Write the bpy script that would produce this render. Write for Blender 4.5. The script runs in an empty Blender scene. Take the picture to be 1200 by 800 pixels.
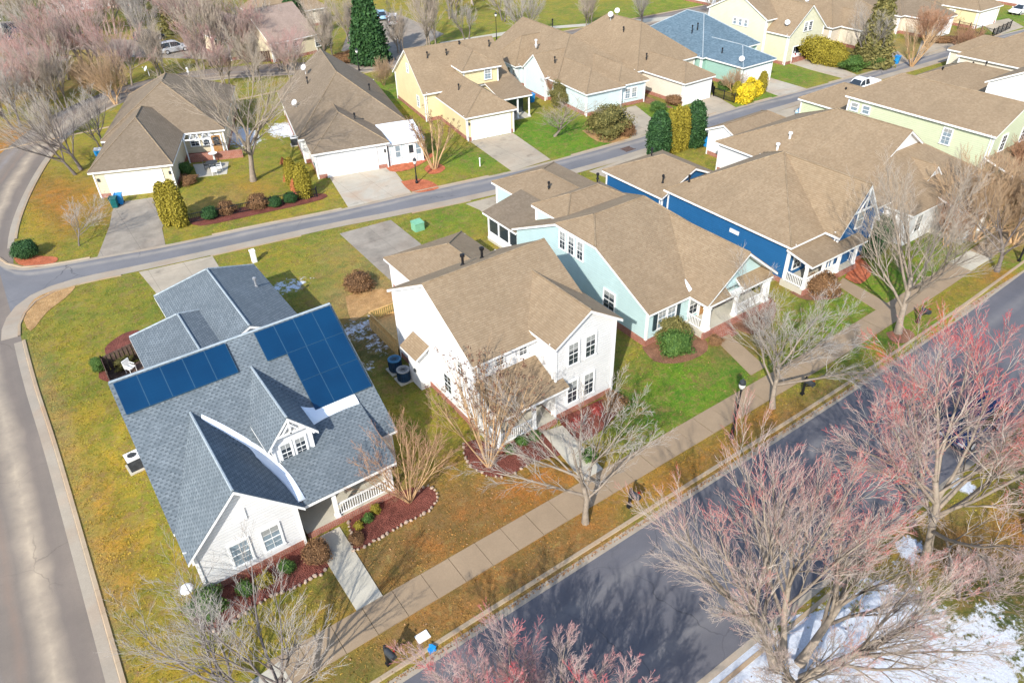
# A winter neighbourhood of small houses seen from the air.  Units are metres:
# x runs along the main street, y away from it, z up.
import bpy, math, random
import numpy as np
from mathutils import Vector, Matrix

R = math.radians
SC = bpy.context.scene
COL = SC.collection
random.seed(7)

# ------------------------------------------------------------------ tagging
def tag(o, label=None, cat=None, group=None, kind=None):
    if label: o['label'] = label
    if cat: o['category'] = cat
    if group: o['group'] = group
    if kind: o['kind'] = kind
    return o

def empty(name, loc, rz=0.0):
    o = bpy.data.objects.new(name, None)
    o.empty_display_size = .3
    o.location = (loc[0], loc[1], loc[2] if len(loc) > 2 else 0)
    o.rotation_euler = (0, 0, rz)
    COL.objects.link(o)
    return o

def copy_tree(root, loc, rz=0.0, sc=None, label=None):
    kids = list(root.children)
    c = root.copy(); COL.objects.link(c)
    c.location = (loc[0], loc[1], loc[2] if len(loc) > 2 else 0)
    c.rotation_euler = (0, 0, rz)
    if sc: c.scale = sc if hasattr(sc, '__len__') else (sc,) * 3
    if label: c['label'] = label
    for k in kids:
        d = k.copy(); COL.objects.link(d); d.parent = c
        for g in k.children:
            e = g.copy(); COL.objects.link(e); e.parent = d
    return c

# ------------------------------------------------------------------ mesh builder
class MB:
    def __init__(s):
        s.v = []; s.f = []; s.uv = []
    def poly(s, pts, up=False):
        p = [Vector(q) for q in pts]
        n = Vector((0, 0, 0))
        for i in range(len(p)):
            a, b = p[i], p[(i + 1) % len(p)]
            n += Vector(((a.y - b.y) * (a.z + b.z), (a.z - b.z) * (a.x + b.x), (a.x - b.x) * (a.y + b.y)))
        if n.length < 1e-9: return
        n.normalize()
        if up and n.z < 0:
            p.reverse(); n = -n
        if abs(n.z) > .995:
            t = Vector((1, 0, 0)); b = Vector((0, 1, 0))
        else:
            t = Vector((0, 0, 1)).cross(n).normalized(); b = n.cross(t)
        k = len(s.v)
        s.v += [tuple(q) for q in p]
        s.f.append(list(range(k, k + len(p))))
        s.uv += [(q.dot(t), q.dot(b)) for q in p]
    def box(s, x0, x1, y0, y1, z0, z1):
        P = [(x0, y0, z0), (x1, y0, z0), (x1, y1, z0), (x0, y1, z0), (x0, y0, z1), (x1, y0, z1), (x1, y1, z1), (x0, y1, z1)]
        for q in ((0, 3, 2, 1), (4, 5, 6, 7), (0, 1, 5, 4), (1, 2, 6, 5), (2, 3, 7, 6), (3, 0, 4, 7)):
            s.poly([P[i] for i in q])
    def bar(s, a, b, w, h):
        """a straight square-section bar from a to b"""
        a, b = Vector(a), Vector(b); d = (b - a).normalized()
        ref = Vector((0, 0, 1)) if abs(d.z) < .95 else Vector((0, 1, 0))
        t = d.cross(ref).normalized() * (w / 2); u = t.cross(d).normalized() * (h / 2)
        q = [a - t - u, a + t - u, a + t + u, a - t + u, b - t - u, b + t - u, b + t + u, b - t + u]
        for f in ((0, 1, 2, 3), (7, 6, 5, 4), (0, 4, 5, 1), (1, 5, 6, 2), (2, 6, 7, 3), (3, 7, 4, 0)):
            s.poly([q[i] for i in f])
    def tube(s, pts, rad, n=8, cap=True):
        pts = [Vector(p) for p in pts]
        if not hasattr(rad, '__len__'): rad = [rad] * len(pts)
        rings = []
        for i, p in enumerate(pts):
            d = (pts[min(i + 1, len(pts) - 1)] - pts[max(i - 1, 0)]).normalized()
            ref = Vector((0, 0, 1)) if abs(d.z) < .9 else Vector((1, 0, 0))
            t = d.cross(ref).normalized(); u = t.cross(d)
            rings.append([p + (t * math.cos(2 * math.pi * k / n) + u * math.sin(2 * math.pi * k / n)) * rad[i] for k in range(n)])
        for a, b in zip(rings, rings[1:]):
            for k in range(n):
                s.poly([a[k], a[(k + 1) % n], b[(k + 1) % n], b[k]][::-1])
        if cap:
            s.poly(rings[0]); s.poly(rings[-1][::-1])
    def lathe(s, prof, c=(0, 0, 0), n=14):
        for (r0, z0), (r1, z1) in zip(prof, prof[1:]):
            for k in range(n):
                a, b = 2 * math.pi * k / n, 2 * math.pi * (k + 1) / n
                q = [(c[0] + r0 * math.cos(a), c[1] + r0 * math.sin(a), c[2] + z0), (c[0] + r0 * math.cos(b), c[1] + r0 * math.sin(b), c[2] + z0),
                     (c[0] + r1 * math.cos(b), c[1] + r1 * math.sin(b), c[2] + z1), (c[0] + r1 * math.cos(a), c[1] + r1 * math.sin(a), c[2] + z1)]
                if r0 < 1e-5: q = [q[0], q[2], q[3]]
                elif r1 < 1e-5: q = q[:3]
                s.poly(q)
    def shell(s, polys, th, top=True):
        """a roof skin: the polygons on top, the same below, closed along the border"""
        key = lambda p: tuple(round(c, 3) for c in p)
        fixed = []
        for p in polys:
            nz = sum((p[i][0] - p[(i + 1) % len(p)][0]) * (p[i][1] + p[(i + 1) % len(p)][1]) for i in range(len(p)))
            fixed.append(list(p) if nz > 0 else list(p)[::-1])
        ed = {}
        for p in fixed:
            for a, b in zip(p, p[1:] + p[:1]): ed[(key(a), key(b))] = (a, b)
        lo = lambda q: (q[0], q[1], q[2] - th)
        for p in fixed:
            if top: s.poly(p)
            s.poly([lo(q) for q in p][::-1])
        for (ka, kb), (a, b) in ed.items():
            if (kb, ka) not in ed: s.poly([a, lo(a), lo(b), b])
    def mesh(s, name, mat):
        me = bpy.data.meshes.new(name)
        me.from_pydata(s.v, [], s.f)
        l = me.uv_layers.new(name='UVMap')
        l.data.foreach_set('uv', np.array(s.uv, dtype=np.float32).ravel())
        for m in (mat if isinstance(mat, (list, tuple)) else [mat]): me.materials.append(m)
        return me
    def build(s, name, mat, parent=None, smooth=False, loc=None, rz=None):
        me = s.mesh(name, mat)
        if smooth: me.polygons.foreach_set('use_smooth', [True] * len(me.polygons))
        return link(name, me, parent, loc, rz)

def link(name, me, parent=None, loc=None, rz=None):
    o = bpy.data.objects.new(name, me)
    COL.objects.link(o)
    if parent: o.parent = parent
    if loc: o.location = (loc[0], loc[1], loc[2] if len(loc) > 2 else 0)
    if rz is not None: o.rotation_euler = (0, 0, rz)
    return o

def np_mesh(name, v, f, mat, attr=None, smooth=False):
    """v (n,3), f (m,k) -> mesh, attr: per-vertex float called 'tip'"""
    v = np.asarray(v, dtype=np.float32); f = np.asarray(f, dtype=np.int32)
    me = bpy.data.meshes.new(name)
    m, k = f.shape
    me.vertices.add(len(v)); me.vertices.foreach_set('co', v.ravel())
    me.loops.add(m * k); me.loops.foreach_set('vertex_index', f.ravel())
    me.polygons.add(m); me.polygons.foreach_set('loop_start', np.arange(0, m * k, k, dtype=np.int32))
    if smooth: me.polygons.foreach_set('use_smooth', np.ones(m, dtype=bool))
    me.update(calc_edges=True)
    if attr is not None:
        a = me.attributes.new('tip', 'FLOAT', 'POINT')
        a.data.foreach_set('value', np.asarray(attr, dtype=np.float32))
    me.materials.append(mat)
    return me

# ------------------------------------------------------------------ materials
class NT:
    def __init__(s, name):
        s.m = bpy.data.materials.new(name); s.m.use_nodes = True
        s.t = s.m.node_tree; s.b = s.t.nodes['Principled BSDF']
        s.b.inputs['Specular IOR Level'].default_value = .25
    def n(s, typ, **kw):
        o = s.t.nodes.new(typ)
        for k, v in kw.items():
            if k.startswith('_'): setattr(o, k[1:], v)
            else: o.inputs[int(k[1:]) if k[0] == 'i' and k[1:].isdigit() else k].default_value = v
        return o
    def l(s, a, b): s.t.links.new(a, b)
    def math(s, op, a, b=None, c=None):
        o = s.t.nodes.new('ShaderNodeMath'); o.operation = op
        for i, x in enumerate((a, b, c)):
            if x is None: continue
            if isinstance(x, (int, float)): o.inputs[i].default_value = x
            else: s.l(x, o.inputs[i])
        return o.outputs[0]
    def mix(s, f, a, b, mode='MIX'):
        o = s.t.nodes.new('ShaderNodeMix'); o.data_type = 'RGBA'; o.blend_type = mode
        for i, x in ((0, f), (6, a), (7, b)):
            if isinstance(x, (int, float)): o.inputs[i].default_value = x
            elif isinstance(x, (tuple, list)): o.inputs[i].default_value = (*x[:3], 1)
            else: s.l(x, o.inputs[i])
        return o.outputs[2]
    def noise(s, scale, vec, detail=3, rough=.6, dist=0):
        o = s.n('ShaderNodeTexNoise', Scale=scale, Detail=detail, Roughness=rough, Distortion=dist)
        s.l(vec, o.inputs['Vector']); return o.outputs['Fac']
    def ramp(s, f, *st):
        o = s.t.nodes.new('ShaderNodeValToRGB'); e = o.color_ramp.elements
        while len(e) < len(st): e.new(.5)
        for i, (p, c) in enumerate(st):
            e[i].position = p; e[i].color = (*c, 1) if hasattr(c, '__len__') else (c, c, c, 1)
        s.l(f, o.inputs[0]); return o.outputs[0]
    def obj(s): return s.n('ShaderNodeTexCoord').outputs['Object']
    def pos(s): return s.n('ShaderNodeNewGeometry').outputs['Position']
    def uv(s): return s.n('ShaderNodeUVMap', _uv_map='UVMap').outputs[0]
    def bump(s, h, dist=.02, st=.6):
        o = s.n('ShaderNodeBump', Strength=st, Distance=dist); s.l(h, o.inputs['Height']); s.l(o.outputs[0], s.b.inputs['Normal'])
    def out(s, c, rough=.8):
        if isinstance(c, (tuple, list)): s.b.inputs['Base Color'].default_value = (*c[:3], 1)
        else: s.l(c, s.b.inputs['Base Color'])
        if isinstance(rough, (int, float)): s.b.inputs['Roughness'].default_value = rough
        else: s.l(rough, s.b.inputs['Roughness'])
        return s.m

def paint(name, c, rough=.55, var=.12, scale=3.0, metal=0):
    t = NT(name); p = t.obj()
    f = t.noise(scale, p, 4, .65)
    d = tuple(x * (1 - var * 1.6) for x in c); l = tuple(min(1, x * (1 + var)) for x in c)
    t.b.inputs['Metallic'].default_value = metal
    return t.out(t.ramp(f, (.3, d), (.7, l)), rough)

def siding(name, c, lap=.18):
    t = NT(name); u = t.uv()
    sx = t.n('ShaderNodeSeparateXYZ'); t.l(u, sx.inputs[0])
    fr = t.math('FRACT', t.math('DIVIDE', sx.outputs[1], lap))
    row = t.math('FLOOR', t.math('DIVIDE', sx.outputs[1], lap))
    wn = t.n('ShaderNodeTexWhiteNoise', _noise_dimensions='1D'); t.l(row, wn.inputs['W'])
    f = t.noise(.9, t.obj(), 5, .7)
    col = t.mix(t.ramp(f, (.35, 0.), (.75, 1.)), tuple(x * .88 for x in c), c)
    col = t.mix(t.math('MULTIPLY', wn.outputs[0], .10), col, tuple(x * .7 for x in c))
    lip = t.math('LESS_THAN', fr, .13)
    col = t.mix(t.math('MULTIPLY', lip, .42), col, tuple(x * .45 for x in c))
    t.bump(t.math('SUBTRACT', 1, fr), .02, .8)
    return t.out(col, .55)

def shingle(name, cols, row=.15, tab=.3, dash=0.0, line=.35):
    t = NT(name); u = t.uv()
    sx = t.n('ShaderNodeSeparateXYZ'); t.l(u, sx.inputs[0])
    vr = t.math('DIVIDE', sx.outputs[1], row); r = t.math('FLOOR', vr); fr = t.math('FRACT', vr)
    wn = t.n('ShaderNodeTexWhiteNoise', _noise_dimensions='1D'); t.l(r, wn.inputs['W'])
    uu = t.math('ADD', t.math('DIVIDE', sx.outputs[0], tab), t.math('MULTIPLY', wn.outputs[0], 7.0) if dash == 0 else t.math('MULTIPLY', r, .5))
    ce = t.math('FLOOR', uu); fu = t.math('FRACT', uu)
    cb = t.n('ShaderNodeCombineXYZ'); t.l(ce, cb.inputs[0]); t.l(r, cb.inputs[1])
    w2 = t.n('ShaderNodeTexWhiteNoise', _noise_dimensions='2D'); t.l(cb.outputs[0], w2.inputs['Vector'])
    col = t.ramp(w2.outputs[0], (0., cols[0]), (.5, cols[1]), (1., cols[2]))
    if dash:
        # laminated tabs: every second tab stands in the darker lower layer
        d = t.math('MULTIPLY', t.math('LESS_THAN', fu, t.math('ADD', .30, t.math('MULTIPLY', w2.outputs[0], .25))), t.math('LESS_THAN', fr, .62))
        col = t.mix(t.math('MULTIPLY', d, dash), col, tuple(x * .33 for x in cols[0]))
    big = t.noise(.35, t.obj(), 5, .7)
    col = t.mix(t.ramp(big, (.35, 0.), (.75, .6)), col, tuple(x * .70 for x in cols[1]))
    col = t.mix(t.ramp(t.noise(.8, t.obj(), 6, .75), (.52, 0.), (.75, .35)), col, tuple(min(1, x * 1.35) for x in cols[2]))
    streak = t.n('ShaderNodeMapping'); streak.inputs['Scale'].default_value = (2.2, .16, 1); t.l(u, streak.inputs[0])
    col = t.mix(t.ramp(t.noise(1.0, streak.outputs[0], 4, .6), (.5, 0.), (.8, .35)), col, tuple(x * .62 for x in cols[1]))
    fine = t.noise(26, u, 2, .8)
    col = t.mix(t.ramp(fine, (.35, .35), (.7, 0.)), col, tuple(x * .5 for x in cols[1]))
    ln = t.math('LESS_THAN', fr, .16)
    col = t.mix(t.math('MULTIPLY', ln, line), col, tuple(x * .4 for x in cols[0]))
    t.bump(t.math('ADD', t.math('SUBTRACT', 1, fr), t.math('MULTIPLY', w2.outputs[0], .6)), .025, .8)
    return t.out(col, .92)

def brick(name, c=(.36, .10, .055)):
    t = NT(name); u = t.uv()
    b = t.n('ShaderNodeTexBrick', Color1=(*c, 1), Color2=(c[0] * .7, c[1] * .62, c[2] * .6, 1), Mortar=(.42, .36, .3, 1), Scale=1.0)
    b.inputs['Mortar Size'].default_value = .009; b.inputs['Brick Width'].default_value = .22; b.inputs['Row Height'].default_value = .075
    t.l(u, b.inputs['Vector'])
    return t.out(t.mix(t.ramp(t.noise(2, t.obj()), (.4, 0.), (.8, .5)), b.outputs[0], (c[0] * .6, c[1] * .5, c[2] * .5)), .9)

def concrete(name, c, stain=.5, sc=1.0, rust=0, joint=0):
    t = NT(name); p = t.pos()
    f = t.noise(.45 * sc, p, 5, .68); g = t.noise(14, p, 3, .7)
    col = t.mix(t.ramp(f, (.32, 0.), (.72, stain)), c, tuple(x * .52 for x in c))
    col = t.mix(t.ramp(g, (.4, .22), (.65, 0.)), col, tuple(x * .5 for x in c))
    if rust: col = t.mix(t.ramp(t.noise(.22, p, 4, .6, 1.), (.45, 0.), (.75, rust)), col, (.40, .22, .11))
    if joint:   # saw-cut joints
        sx = t.n('ShaderNodeSeparateXYZ'); t.l(p, sx.inputs[0])
        a = t.math('LESS_THAN', t.math('FRACT', t.math('DIVIDE', sx.outputs[0], joint)), .02 / joint * 1.6); b = t.math('LESS_THAN', t.math('FRACT', t.math('DIVIDE', sx.outputs[1], joint * 1.15)), .02 / joint * 1.6)
        col = t.mix(t.math('MULTIPLY', t.math('MAXIMUM', a, b), .6), col, tuple(x * .35 for x in c))
        oil = t.noise(.55, p, 3, .6); col = t.mix(t.ramp(oil, (.60, 0.), (.74, .5)), col, tuple(x * .3 for x in c))
    t.bump(g, .006, .4)
    return t.out(col, .88)

def asphalt(name, c, tan=.5, crack=.3, stripes=()):
    """uv: u along the road, v across it (metres)"""
    t = NT(name); p = t.pos(); u = t.uv()
    mp = t.n('ShaderNodeMapping'); mp.inputs['Scale'].default_value = (.05, .55, 1); t.l(u, mp.inputs[0])
    tr = t.noise(1.0, mp.outputs[0], 5, .6)
    col = t.mix(t.ramp(tr, (.35, 0.), (.68, tan)), c, tuple(x * y for x, y in zip(c, (1.75, 1.55, 1.35))))
    f = t.noise(.16, p, 6, .7)
    col = t.mix(t.ramp(f, (.35, .55), (.7, 0.)), col, tuple(x * .6 for x in c))
    g = t.noise(40, p, 2, .8)
    col = t.mix(t.ramp(g, (.3, .35), (.7, 0.)), col, tuple(x * .35 for x in c))
    sx = t.n('ShaderNodeSeparateXYZ'); t.l(u, sx.inputs[0])
    wob = t.math('MULTIPLY', t.math('SUBTRACT', t.noise(.22, u, 3), .5), 1.1)
    for (v0, w, sc_, a) in stripes:
        d = t.math('ABSOLUTE', t.math('SUBTRACT', t.math('ADD', sx.outputs[1], wob), v0))
        k = t.math('MULTIPLY', t.math('SUBTRACT', 1, t.math('MINIMUM', t.math('DIVIDE', d, w), 1)), a)
        k = t.math('MULTIPLY', k, t.ramp(t.noise(.7, p, 4, .7), (.25, .3), (.7, 1.)))
        col = t.mix(k, col, sc_)
    nd = t.n('ShaderNodeVectorMath', _operation='ADD'); t.l(p, nd.inputs[0])
    wv = t.n('ShaderNodeTexNoise', Scale=.8, Detail=3); t.l(p, wv.inputs['Vector'])
    t.l(wv.outputs['Color'], nd.inputs[1])
    v = t.n('ShaderNodeTexVoronoi', _feature='DISTANCE_TO_EDGE', Scale=.17); t.l(nd.outputs[0], v.inputs['Vector'])
    cr = t.math('MULTIPLY', t.math('LESS_THAN', v.outputs['Distance'], .0045), t.ramp(t.noise(.12, p), (.45, 0.), (.6, 1.)))
    col = t.mix(t.math('MULTIPLY', cr, crack), col, tuple(x * .3 for x in c))
    t.bump(g, .005, .4)
    return t.out(col, .9)

def tipmat(name, a, b, var=.3, rough=.85, sc=3.0, c=None, red=None):
    """bark or leaves: colour a to b along the vertex value 'tip' (where on the plant, or which leaf)"""
    t = NT(name)
    at = t.n('ShaderNodeAttribute', _attribute_name='tip').outputs['Fac']
    col = t.ramp(at, (0., a), (1., b)) if c is None else t.ramp(at, (0., a), (.5, b), (1., c))
    if red:      # buds and flowers sit in clusters at the outer ends
        k = t.math('MULTIPLY', t.ramp(at, (red[1], 0.), (min(1, red[1] + .3), 1.)), t.ramp(t.noise(red[3], t.obj(), 3, .6), (.40, red[2] * .15), (.58, red[2])))
        if len(red) > 4:
            zz = t.n('ShaderNodeSeparateXYZ'); t.l(t.obj(), zz.inputs[0])
            k = t.math('MULTIPLY', k, t.ramp(t.math('DIVIDE', zz.outputs[2], 16.0), (red[4] / 16, .08), (red[5] / 16, 1.)))
        col = t.mix(k, col, red[0])
    f = t.noise(sc, t.obj(), 4, .7)
    col = t.mix(t.ramp(f, (.35, var), (.65, 0.)), col, tuple(x * .45 for x in a))
    return t.out(col, rough)

M = {}
M['white'] = paint('white_paint', (.80, .80, .78), .5, .05)
M['white_siding'] = siding('white_siding', (.80, .80, .79))
M['white_lap'] = siding('white_lap_siding', (.82, .81, .78), .12)
M['mint_siding'] = siding('mint_siding', (.50, .72, .66))
M['aqua_siding'] = siding('aqua_siding', (.52, .69, .69))
M['blue_siding'] = siding('blue_siding', (.02, .12, .29), .18)
M['cream_siding'] = siding('cream_siding', (.62, .67, .46))
M['yellow_siding'] = siding('yellow_siding', (.80, .68, .40))
M['pale_siding'] = siding('pale_blue_siding', (.68, .80, .82))
M['beige_siding'] = siding('beige_siding', (.74, .66, .54))
M['green_siding'] = siding('green_siding', (.34, .54, .46))
M['ivory_siding'] = siding('ivory_siding', (.68, .66, .48))
M['sand_siding'] = siding('sand_siding', (.70, .62, .44))
M['grey_shingle'] = shingle('grey_laminated_shingle', ((.135, .165, .185), (.18, .213, .235), (.225, .262, .285)), .15, .29, .66, .25)
M['tan_shingle'] = shingle('tan_shingle', ((.295, .210, .127), (.33, .24, .148), (.365, .272, .172)), .145, .20)
M['brown_shingle'] = shingle('brown_shingle', ((.225, .17, .112), (.255, .195, .132), (.29, .225, .157)), .145, .20)
M['pink_shingle'] = shingle('pink_brown_shingle', ((.34, .25, .20), (.38, .285, .23), (.42, .32, .26)), .145, .2)
M['blue_shingle'] = shingle('blue_grey_shingle', ((.10, .16, .20), (.14, .21, .26), (.18, .26, .315)), .15, .3)
M['grey_cap'] = shingle('grey_cap_shingle', ((.34, .40, .43), (.40, .46, .49), (.47, .52, .55)), .2, .3)
M['tan_cap'] = shingle('tan_cap_shingle', ((.25, .18, .11), (.31, .23, .145), (.37, .285, .19)), .2, .3)
M['brick'] = brick('red_brick')
M['concrete'] = concrete('pale_concrete', (.56, .52, .42), .5)
M['walk'] = concrete('sidewalk_concrete', (.36, .265, .17), .42, .9)
M['drive'] = concrete('driveway_concrete', (.48, .41, .31), .6, .8, .2, 2.7)
M['drive_dark'] = concrete('stained_driveway', (.385, .335, .27), .9, 1.2, .15, 2.9)
M['drive_rust'] = concrete('rust_stained_driveway', (.52, .47, .38), .4, .8, .5, 2.8)
M['kerb'] = concrete('kerb_concrete', (.44, .345, .235), .5, 1.2, .55)
M['gutter'] = concrete('gutter_concrete', (.42, .36, .28), .5, 1., .25)
M['road'] = asphalt('street_asphalt', (.145, .146, .165), .45, .45, ((1.6, .6, (.24, .23, .22), .5), (3.4, .35, (.11, .105, .11), .35), (5.6, .7, (.24, .23, .22), .45)))
M['road_old'] = asphalt('side_street_asphalt', (.235, .20, .168), .45, .3, ((1.2, .55, (.17, .14, .12), .6), (2.3, .9, (.52, .42, .30), .85), (3.6, .35, (.30, .19, .13), .35), (4.9, .6, (.30, .29, .30), .5)))
M['lane'] = asphalt('lane_asphalt', (.215, .215, .225), .35, .6, ((1.1, .5, (.46, .40, .32), .55),))
M['glass'] = NT('window_glass').out((.03, .04, .05), .06); M['glass'].node_tree.nodes['Principled BSDF'].inputs['Specular IOR Level'].default_value = .7
M['blind'] = paint('window_blind', (.22, .28, .32), .25, .2, 6)
M['shade'] = paint('roller_blind', (.30, .31, .30), .3, .15, 5)
M['shutter'] = paint('dark_shutter', (.03, .05, .06), .5, .2)
M['black'] = paint('black_metal', (.018, .018, .02), .45, .3)
M['dark'] = paint('dark_metal', (.045, .05, .055), .5, .3)
M['greymetal'] = paint('grey_metal', (.28, .29, .30), .45, .15)
M['panel_frame'] = paint('panel_frame', (.03, .08, .14), .4, .1)
M['dish'] = paint('dish_metal', (.62, .63, .64), .4, .1)
M['wood'] = paint('deck_wood', (.68, .42, .16), .8, .2, 5)
M['darkwood'] = paint('weathered_wood', (.13, .085, .065), .85, .35, 5)
M['door_wood'] = paint('door_wood', (.42, .22, .08), .5, .25, 4)
M['garage'] = paint('garage_white', (.82, .82, .80), .5, .05)
M['snow'] = NT('snow').out((.80, .85, .90), .6)
M['stone'] = paint('edging_stone', (.44, .33, .25), .85, .35, 7)
M['bin_blue'] = paint('blue_plastic', (.02, .26, .60), .4, .15)
M['bin_green'] = paint('green_plastic', (.01, .11, .11), .4, .2)
M['bin_navy'] = paint('navy_plastic', (.02, .05, .10), .4, .2)
M['rubber'] = paint('tyre_rubber', (.015, .015, .016), .8, .2)
M['rim'] = paint('wheel_rim', (.45, .46, .47), .3, .1)
for k, c in dict(silver=(.55, .57, .60), white=(.80, .81, .82), navy=(.010, .026, .085), charcoal=(.05, .055, .065), skyblue=(.32, .52, .66), palegrey=(.45, .44, .47)).items():
    M['car_' + k] = paint('car_' + k, c, .22, .04)
M['lamp_glass'] = paint('lamp_glass', (.70, .68, .64), .25, .05)
M['red_lens'] = paint('red_lens', (.4, .02, .02), .3, .1)

def solar():
    t = NT('solar_cells'); u = t.uv()
    sx = t.n('ShaderNodeSeparateXYZ'); t.l(u, sx.inputs[0])
    a = t.math('LESS_THAN', t.math('FRACT', t.math('DIVIDE', sx.outputs[0], .1725)), .05)
    b = t.math('LESS_THAN', t.math('FRACT', t.math('DIVIDE', sx.outputs[1], .1725)), .05)
    col = t.mix(t.math('MULTIPLY', t.math('MAXIMUM', a, b), .15), (.003, .038, .10), (.02, .08, .17))
    col = t.mix(t.ramp(t.noise(.5, t.obj()), (.35, 0.), (.7, .5)), col, (.002, .022, .065))
    t.b.inputs['Specular IOR Level'].default_value = .5
    return t.out(col, .12)
M['solar'] = solar()

def mulch(name, a, b):
    t = NT(name); p = t.pos()
    v = t.n('ShaderNodeTexVoronoi', Scale=16); t.l(p, v.inputs['Vector'])
    col = t.mix(v.outputs['Color'], a, b)
    col = t.mix(t.ramp(t.noise(1.3, p, 5, .7), (.35, .6), (.65, 0.)), col, tuple(x * .45 for x in a))
    t.bump(v.outputs['Distance'], .06, 1.)
    return t.out(col, .95)
M['mulch_red'] = mulch('red_mulch', (.17, .05, .035), (.31, .105, .075))
M['mulch_orange'] = mulch('orange_mulch', (.55, .14, .06), (.70, .24, .12))
M['mulch_brown'] = mulch('brown_mulch', (.26, .125, .07), (.40, .21, .13))
M['straw'] = mulch('pine_straw', (.50, .27, .10), (.64, .42, .20))

def ground_mat():
    t = NT('lawn_grass'); p = t.pos()
    c0 = t.n('ShaderNodeAttribute', _attribute_name='Col').outputs['Color']
    sn = t.n('ShaderNodeAttribute', _attribute_name='snow').outputs['Fac']
    n1 = t.noise(.42, p, 5, .7, .4); n2 = t.noise(2.3, p, 4, .75, .6); n3 = t.noise(7, p, 4, .85); n4 = t.noise(38, p, 2, .8)
    n0 = t.noise(.17, p, 4, .65, .5)
    col = t.mix(t.ramp(n0, (.40, .5), (.52, 0.)), c0, t.mix(1., c0, (.52, .80, .75), 'MULTIPLY'))
    col = t.mix(t.ramp(n1, (.50, 0.), (.60, .6)), col, t.mix(1., c0, (1.5, 1.12, .9), 'MULTIPLY'))
    col = t.mix(t.ramp(n1, (.38, .65), (.47, 0.)), col, t.mix(1., c0, (.42, .66, .6), 'MULTIPLY'))
    col = t.mix(t.ramp(n2, (.52, 0.), (.62, .7)), col, (.36, .20, .075))
    n5 = t.noise(.8, p, 5, .75, .8)
    col = t.mix(t.ramp(n5, (.52, 0.), (.63, .75)), col, (.36, .215, .085))
    n6 = t.noise(1.3, p, 5, .8, .6)
    col = t.mix(t.ramp(n6, (.38, .6), (.47, 0.)), col, t.mix(1., c0, (.38, .62, .5), 'MULTIPLY'))
    col = t.mix(t.ramp(n6, (.56, 0.), (.66, .5)), col, (.52, .42, .14))
    col = t.mix(t.ramp(n2, (.34, .5), (.45, 0.)), col, t.mix(1., c0, (.48, .7, .55), 'MULTIPLY'))
    col = t.mix(t.ramp(n3, (.36, .6), (.50, 0.)), col, t.mix(1., c0, (.42, .52, .42), 'MULTIPLY'))
    col = t.mix(t.ramp(n3, (.54, 0.), (.66, .25)), col, (.48, .38, .15))
    col = t.mix(t.ramp(n4, (.36, .6), (.55, 0.)), col, t.mix(1., c0, (.26, .32, .28), 'MULTIPLY'))
    k = t.math('ADD', sn, t.math('MULTIPLY', t.math('SUBTRACT', t.math('ADD', t.math('MULTIPLY', t.noise(1.1, p, 8, .8), .6), t.math('MULTIPLY', n2, .4)), .5), 3.4))
    col = t.mix(t.ramp(k, (.50, 0.), (.70, 1.)), col, t.mix(t.ramp(n3, (.40, 0.), (.58, 1.)), (.68, .71, .77), (.82, .86, .93)))
    t.bump(t.math('ADD', n3, t.math('MULTIPLY', n4, .7)), .09, 1.)
    return t.out(col, .95)
M['lawn'] = ground_mat()

M['bark_pale'] = tipmat('pale_bark', (.30, .245, .19), (.46, .39, .315), .55, .9, 3)
M['twig_pale'] = tipmat('pale_twigs', (.45, .385, .31), (.46, .375, .30), .25, .9, 2)
M['twig_red'] = tipmat('red_budded_twigs', (.52, .455, .385), (.50, .425, .375), .2, .9, 2, None, ((.68, .03, .035), .40, 1.0, .28, 6.0, 9.5))
M['twig_vivid'] = tipmat('vivid_budded_twigs', (.50, .42, .37), (.52, .40, .37), .2, .9, 2, None, ((.68, .03, .05), .25, 1.0, .6, 3.0, 6.5))
M['twig_pink'] = tipmat('pink_twigs', (.46, .38, .33), (.48, .37, .33), .15, .9, 2, None, ((.50, .17, .16), .40, .6, .25))
M['bark_tan'] = tipmat('tan_bark', (.52, .33, .17), (.56, .42, .27), .3, .85, 4)
M['twig_tan'] = tipmat('tan_twigs', (.50, .36, .22), (.47, .32, .20), .25, .9, 2)
M['twig_rust'] = tipmat('rust_twigs', (.44, .28, .18), (.46, .24, .14), .25, .9, 2)
M['bark_dark'] = tipmat('grey_bark', (.17, .14, .125), (.36, .32, .29), .45, .9, 3)
M['twig_grey'] = tipmat('grey_twigs', (.44, .40, .35), (.46, .405, .355), .25, .9, 2)
M['seed'] = tipmat('seed_heads', (.10, .055, .04), (.26, .13, .08), .2, .9, 5)
M['leaf_dark'] = tipmat('dark_green_leaves', (.018, .055, .018), (.055, .13, .035), .3, .7, 1.5)
M['leaf_mid'] = tipmat('mid_green_leaves', (.045, .10, .02), (.13, .22, .045), .3, .7, 1.5)
M['leaf_olive'] = tipmat('olive_leaves', (.10, .10, .03), (.26, .22, .07), .3, .75, 1.5)
M['leaf_gold'] = tipmat('golden_green_leaves', (.18, .15, .018), (.42, .34, .04), .3, .75, 1.5)
M['leaf_brown'] = tipmat('brown_leaves', (.14, .075, .035), (.34, .19, .09), .3, .85, 1.5)
M['leaf_yellow'] = tipmat('yellow_blossom', (.55, .40, .02), (.85, .66, .03), .25, .7, 1.5)
M['leaf_orange'] = tipmat('orange_blades', (.42, .13, .05), (.66, .28, .12), .25, .85, 1.5)
M['leaf_red'] = tipmat('red_leaves', (.22, .035, .03), (.42, .10, .08), .25, .8, 1.5)
# ------------------------------------------------------------------ plants
def unit(a): return a / np.maximum(np.linalg.norm(a, axis=-1, keepdims=True), 1e-9)

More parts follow.
